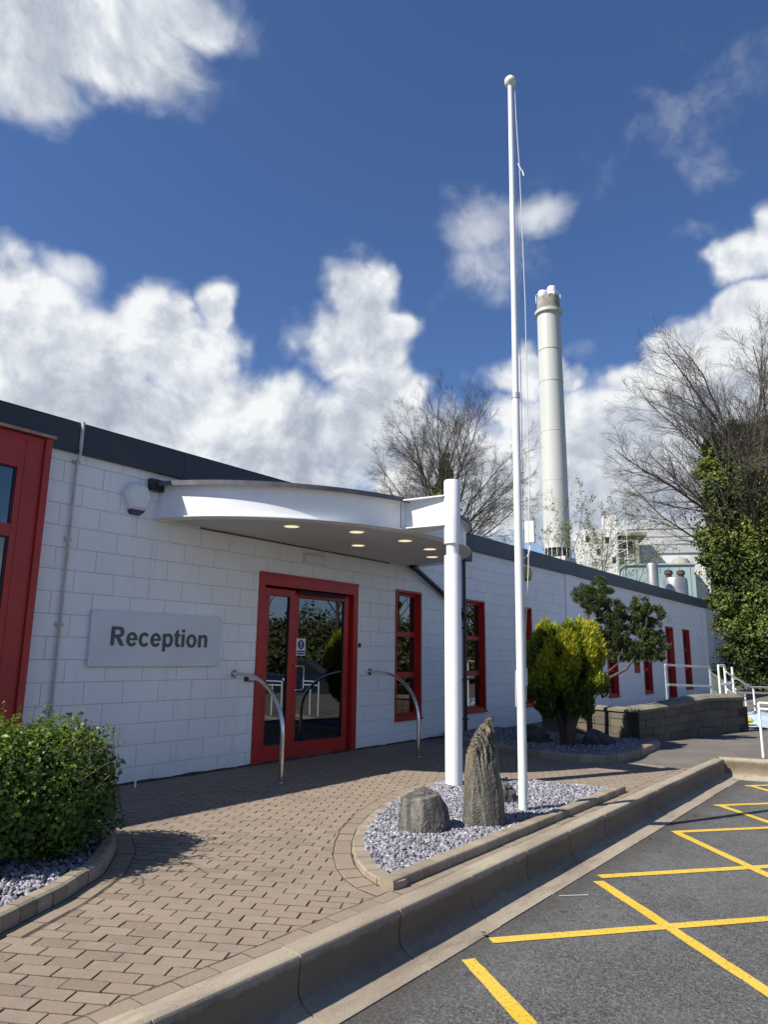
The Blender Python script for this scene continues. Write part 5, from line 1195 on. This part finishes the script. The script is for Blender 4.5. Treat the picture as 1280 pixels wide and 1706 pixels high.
# ------------------------------------------------------------------ behind the camera: what the glass mirrors
e_ = empty('parked_car', (18.7, -14.3, -.25), 'dark blue parked hatchback mirrored in the door glass', 'car')
a_c = R(-127); MC = Matrix.Translation((18.7, -14.3, -.25)) @ Matrix.Rotation(a_c, 4, 'Z')
side_prof = [(-2.0, .25), (-2.05, .62), (-1.95, .85), (-1.1, .95), (-.55, 1.38), (.3, 1.46), (1.2, 1.40), (1.75, 1.02), (1.98, .9), (2.0, .3), (1.65, .22), (-1.6, .22)]
def car_sect(prof, y0, y1, name, m, shrink=0):
    n = len(prof); vs = [tuple(MC @ Vector((x, y, z))) for y in (y0, y1) for x, z in prof]
    f = [tuple(range(n)), tuple(n + i for i in range(n - 1, -1, -1))] + [(i, i + n, (i + 1) % n + n, (i + 1) % n) for i in range(n)]
    return MB().add(vs, f).build(name, m, e_)
car_sect([p for p in side_prof if p[1] < 1.0] , -.86, .86, 'body', M['car_paint'])
car_sect([(-1.08, .96), (-.52, 1.37), (.3, 1.45), (1.2, 1.39), (1.72, 1.0)], -.72, .72, 'cabin', M['black'])
car_sect([(-.5, 1.38), (.3, 1.462), (1.22, 1.40), (1.2, 1.37), (.3, 1.43), (-.45, 1.35)], -.73, .73, 'roof', M['car_paint'])
for x in (-1.3, 1.3):
    for y in (-.80, .80):
        b = MB(); b.tube([tuple(MC @ Vector((x, y - .1, .31))), tuple(MC @ Vector((x, y + .1, .31)))], .31, 20); b.build('wheel', M['tyre'], e_, smooth=True)
for y in (-.6, .6): b = MB(); b.tube([tuple(MC @ Vector((-2.06, y, .68))), tuple(MC @ Vector((-1.98, y, .68)))], .09, 12); b.build('headlight', M['white_plastic'], e_)
hb = []; rnd = random.Random(77)
for k_ in range(26):
    s_ = k_ * 1.9 - 8; x = 24 + s_ * .8 * .6 + 4; y = -27 + s_ * .55
    hb.append(((x, y, 1.0), (1.9, 1.6, 1.6), 1.0)); hb.append(((x + .7, y - .9, 2.0 + 1.2 * rnd.random()), (1.7, 1.5, 1.1 + rnd.random() * .8), .8))
e_ = foliage('boundary_hedge', hb, 2200, .20, M['bramble'], None, 51, asp=.8, shell=.5, bumpy=.4, freq=2); tag(e_, 'tall leafy hedge line across the car park, mirrored in the windows', 'hedge', kind='stuff')
for (x, y, s_) in ((30, -25, 3), (38, -20.5, 5), (20, -30, 7)):
    bare_tree('bare_tree', (x, y, -.3), 11.5, 45, 9, s_, {3: 'leafless tree at the hedge, seen only in the door glass', 5: 'leafless tree at the hedge, seen only in the far windows', 7: 'leafless tree at the hedge, seen only in the bay glass'}[s_], spec=[(8, 34, .45, 6, 4, .1), (6, 34, .5, 4, 3, 0), (0, 34, .5, 3, 3, 0)], fork=.3, rt_=.16)

# ------------------------------------------------------------------ small litter
b = MB(); V, Fc = leaves(np.array([[4.57, -3.86, .060]]), np.array([[.2, -.2, 1.]]), .06, np.random.default_rng(2), .4, .7, 0)
tag(np_mesh('fallen_leaf', V, Fc, M['dry'], None, np.array([.5, .5])), 'yellow leaf lying on the slate below the block stone', 'leaf')
b = MB(); b.tube([(5.0, -4.71, -.245), (5.07, -4.785, -.244), (5.15, -4.86, -.245)], .0025, 5); tag(b.build('pale_stick', M['pipe_grey']), 'thin pale stick lying on the tarmac next to the gutter', 'stick')
b = MB(); b.tube([(4.62, -.22, 0.0), (4.70, -.10, .13)], .010, 6); tag(b.build('plastic_offcut', M['white_plastic']), 'thin white strip leaning at the foot of the wall by the shrub', 'strip')
for i, (x, y, z) in enumerate(((4.02, -4.66, -.232), (7.05, -4.70, -.24), (8.35, -4.78, -.245))):
    V, Fc = leaves(np.array([[x, y, z + .006]]), np.array([[.1, -.1, 1.]]), .05, np.random.default_rng(i), .3, .7, 0)
    tag(np_mesh('fallen_leaf', V, Fc, M['bark_leaf'] if 'bark_leaf' in M else M['rust'], None, np.array([.5, .5])), ['brown leaf in the gutter nearest the bottom of the picture', 'brown leaf in the gutter before the third yellow line', 'brown leaf on the tarmac beside the far gutter'][i], 'leaf')
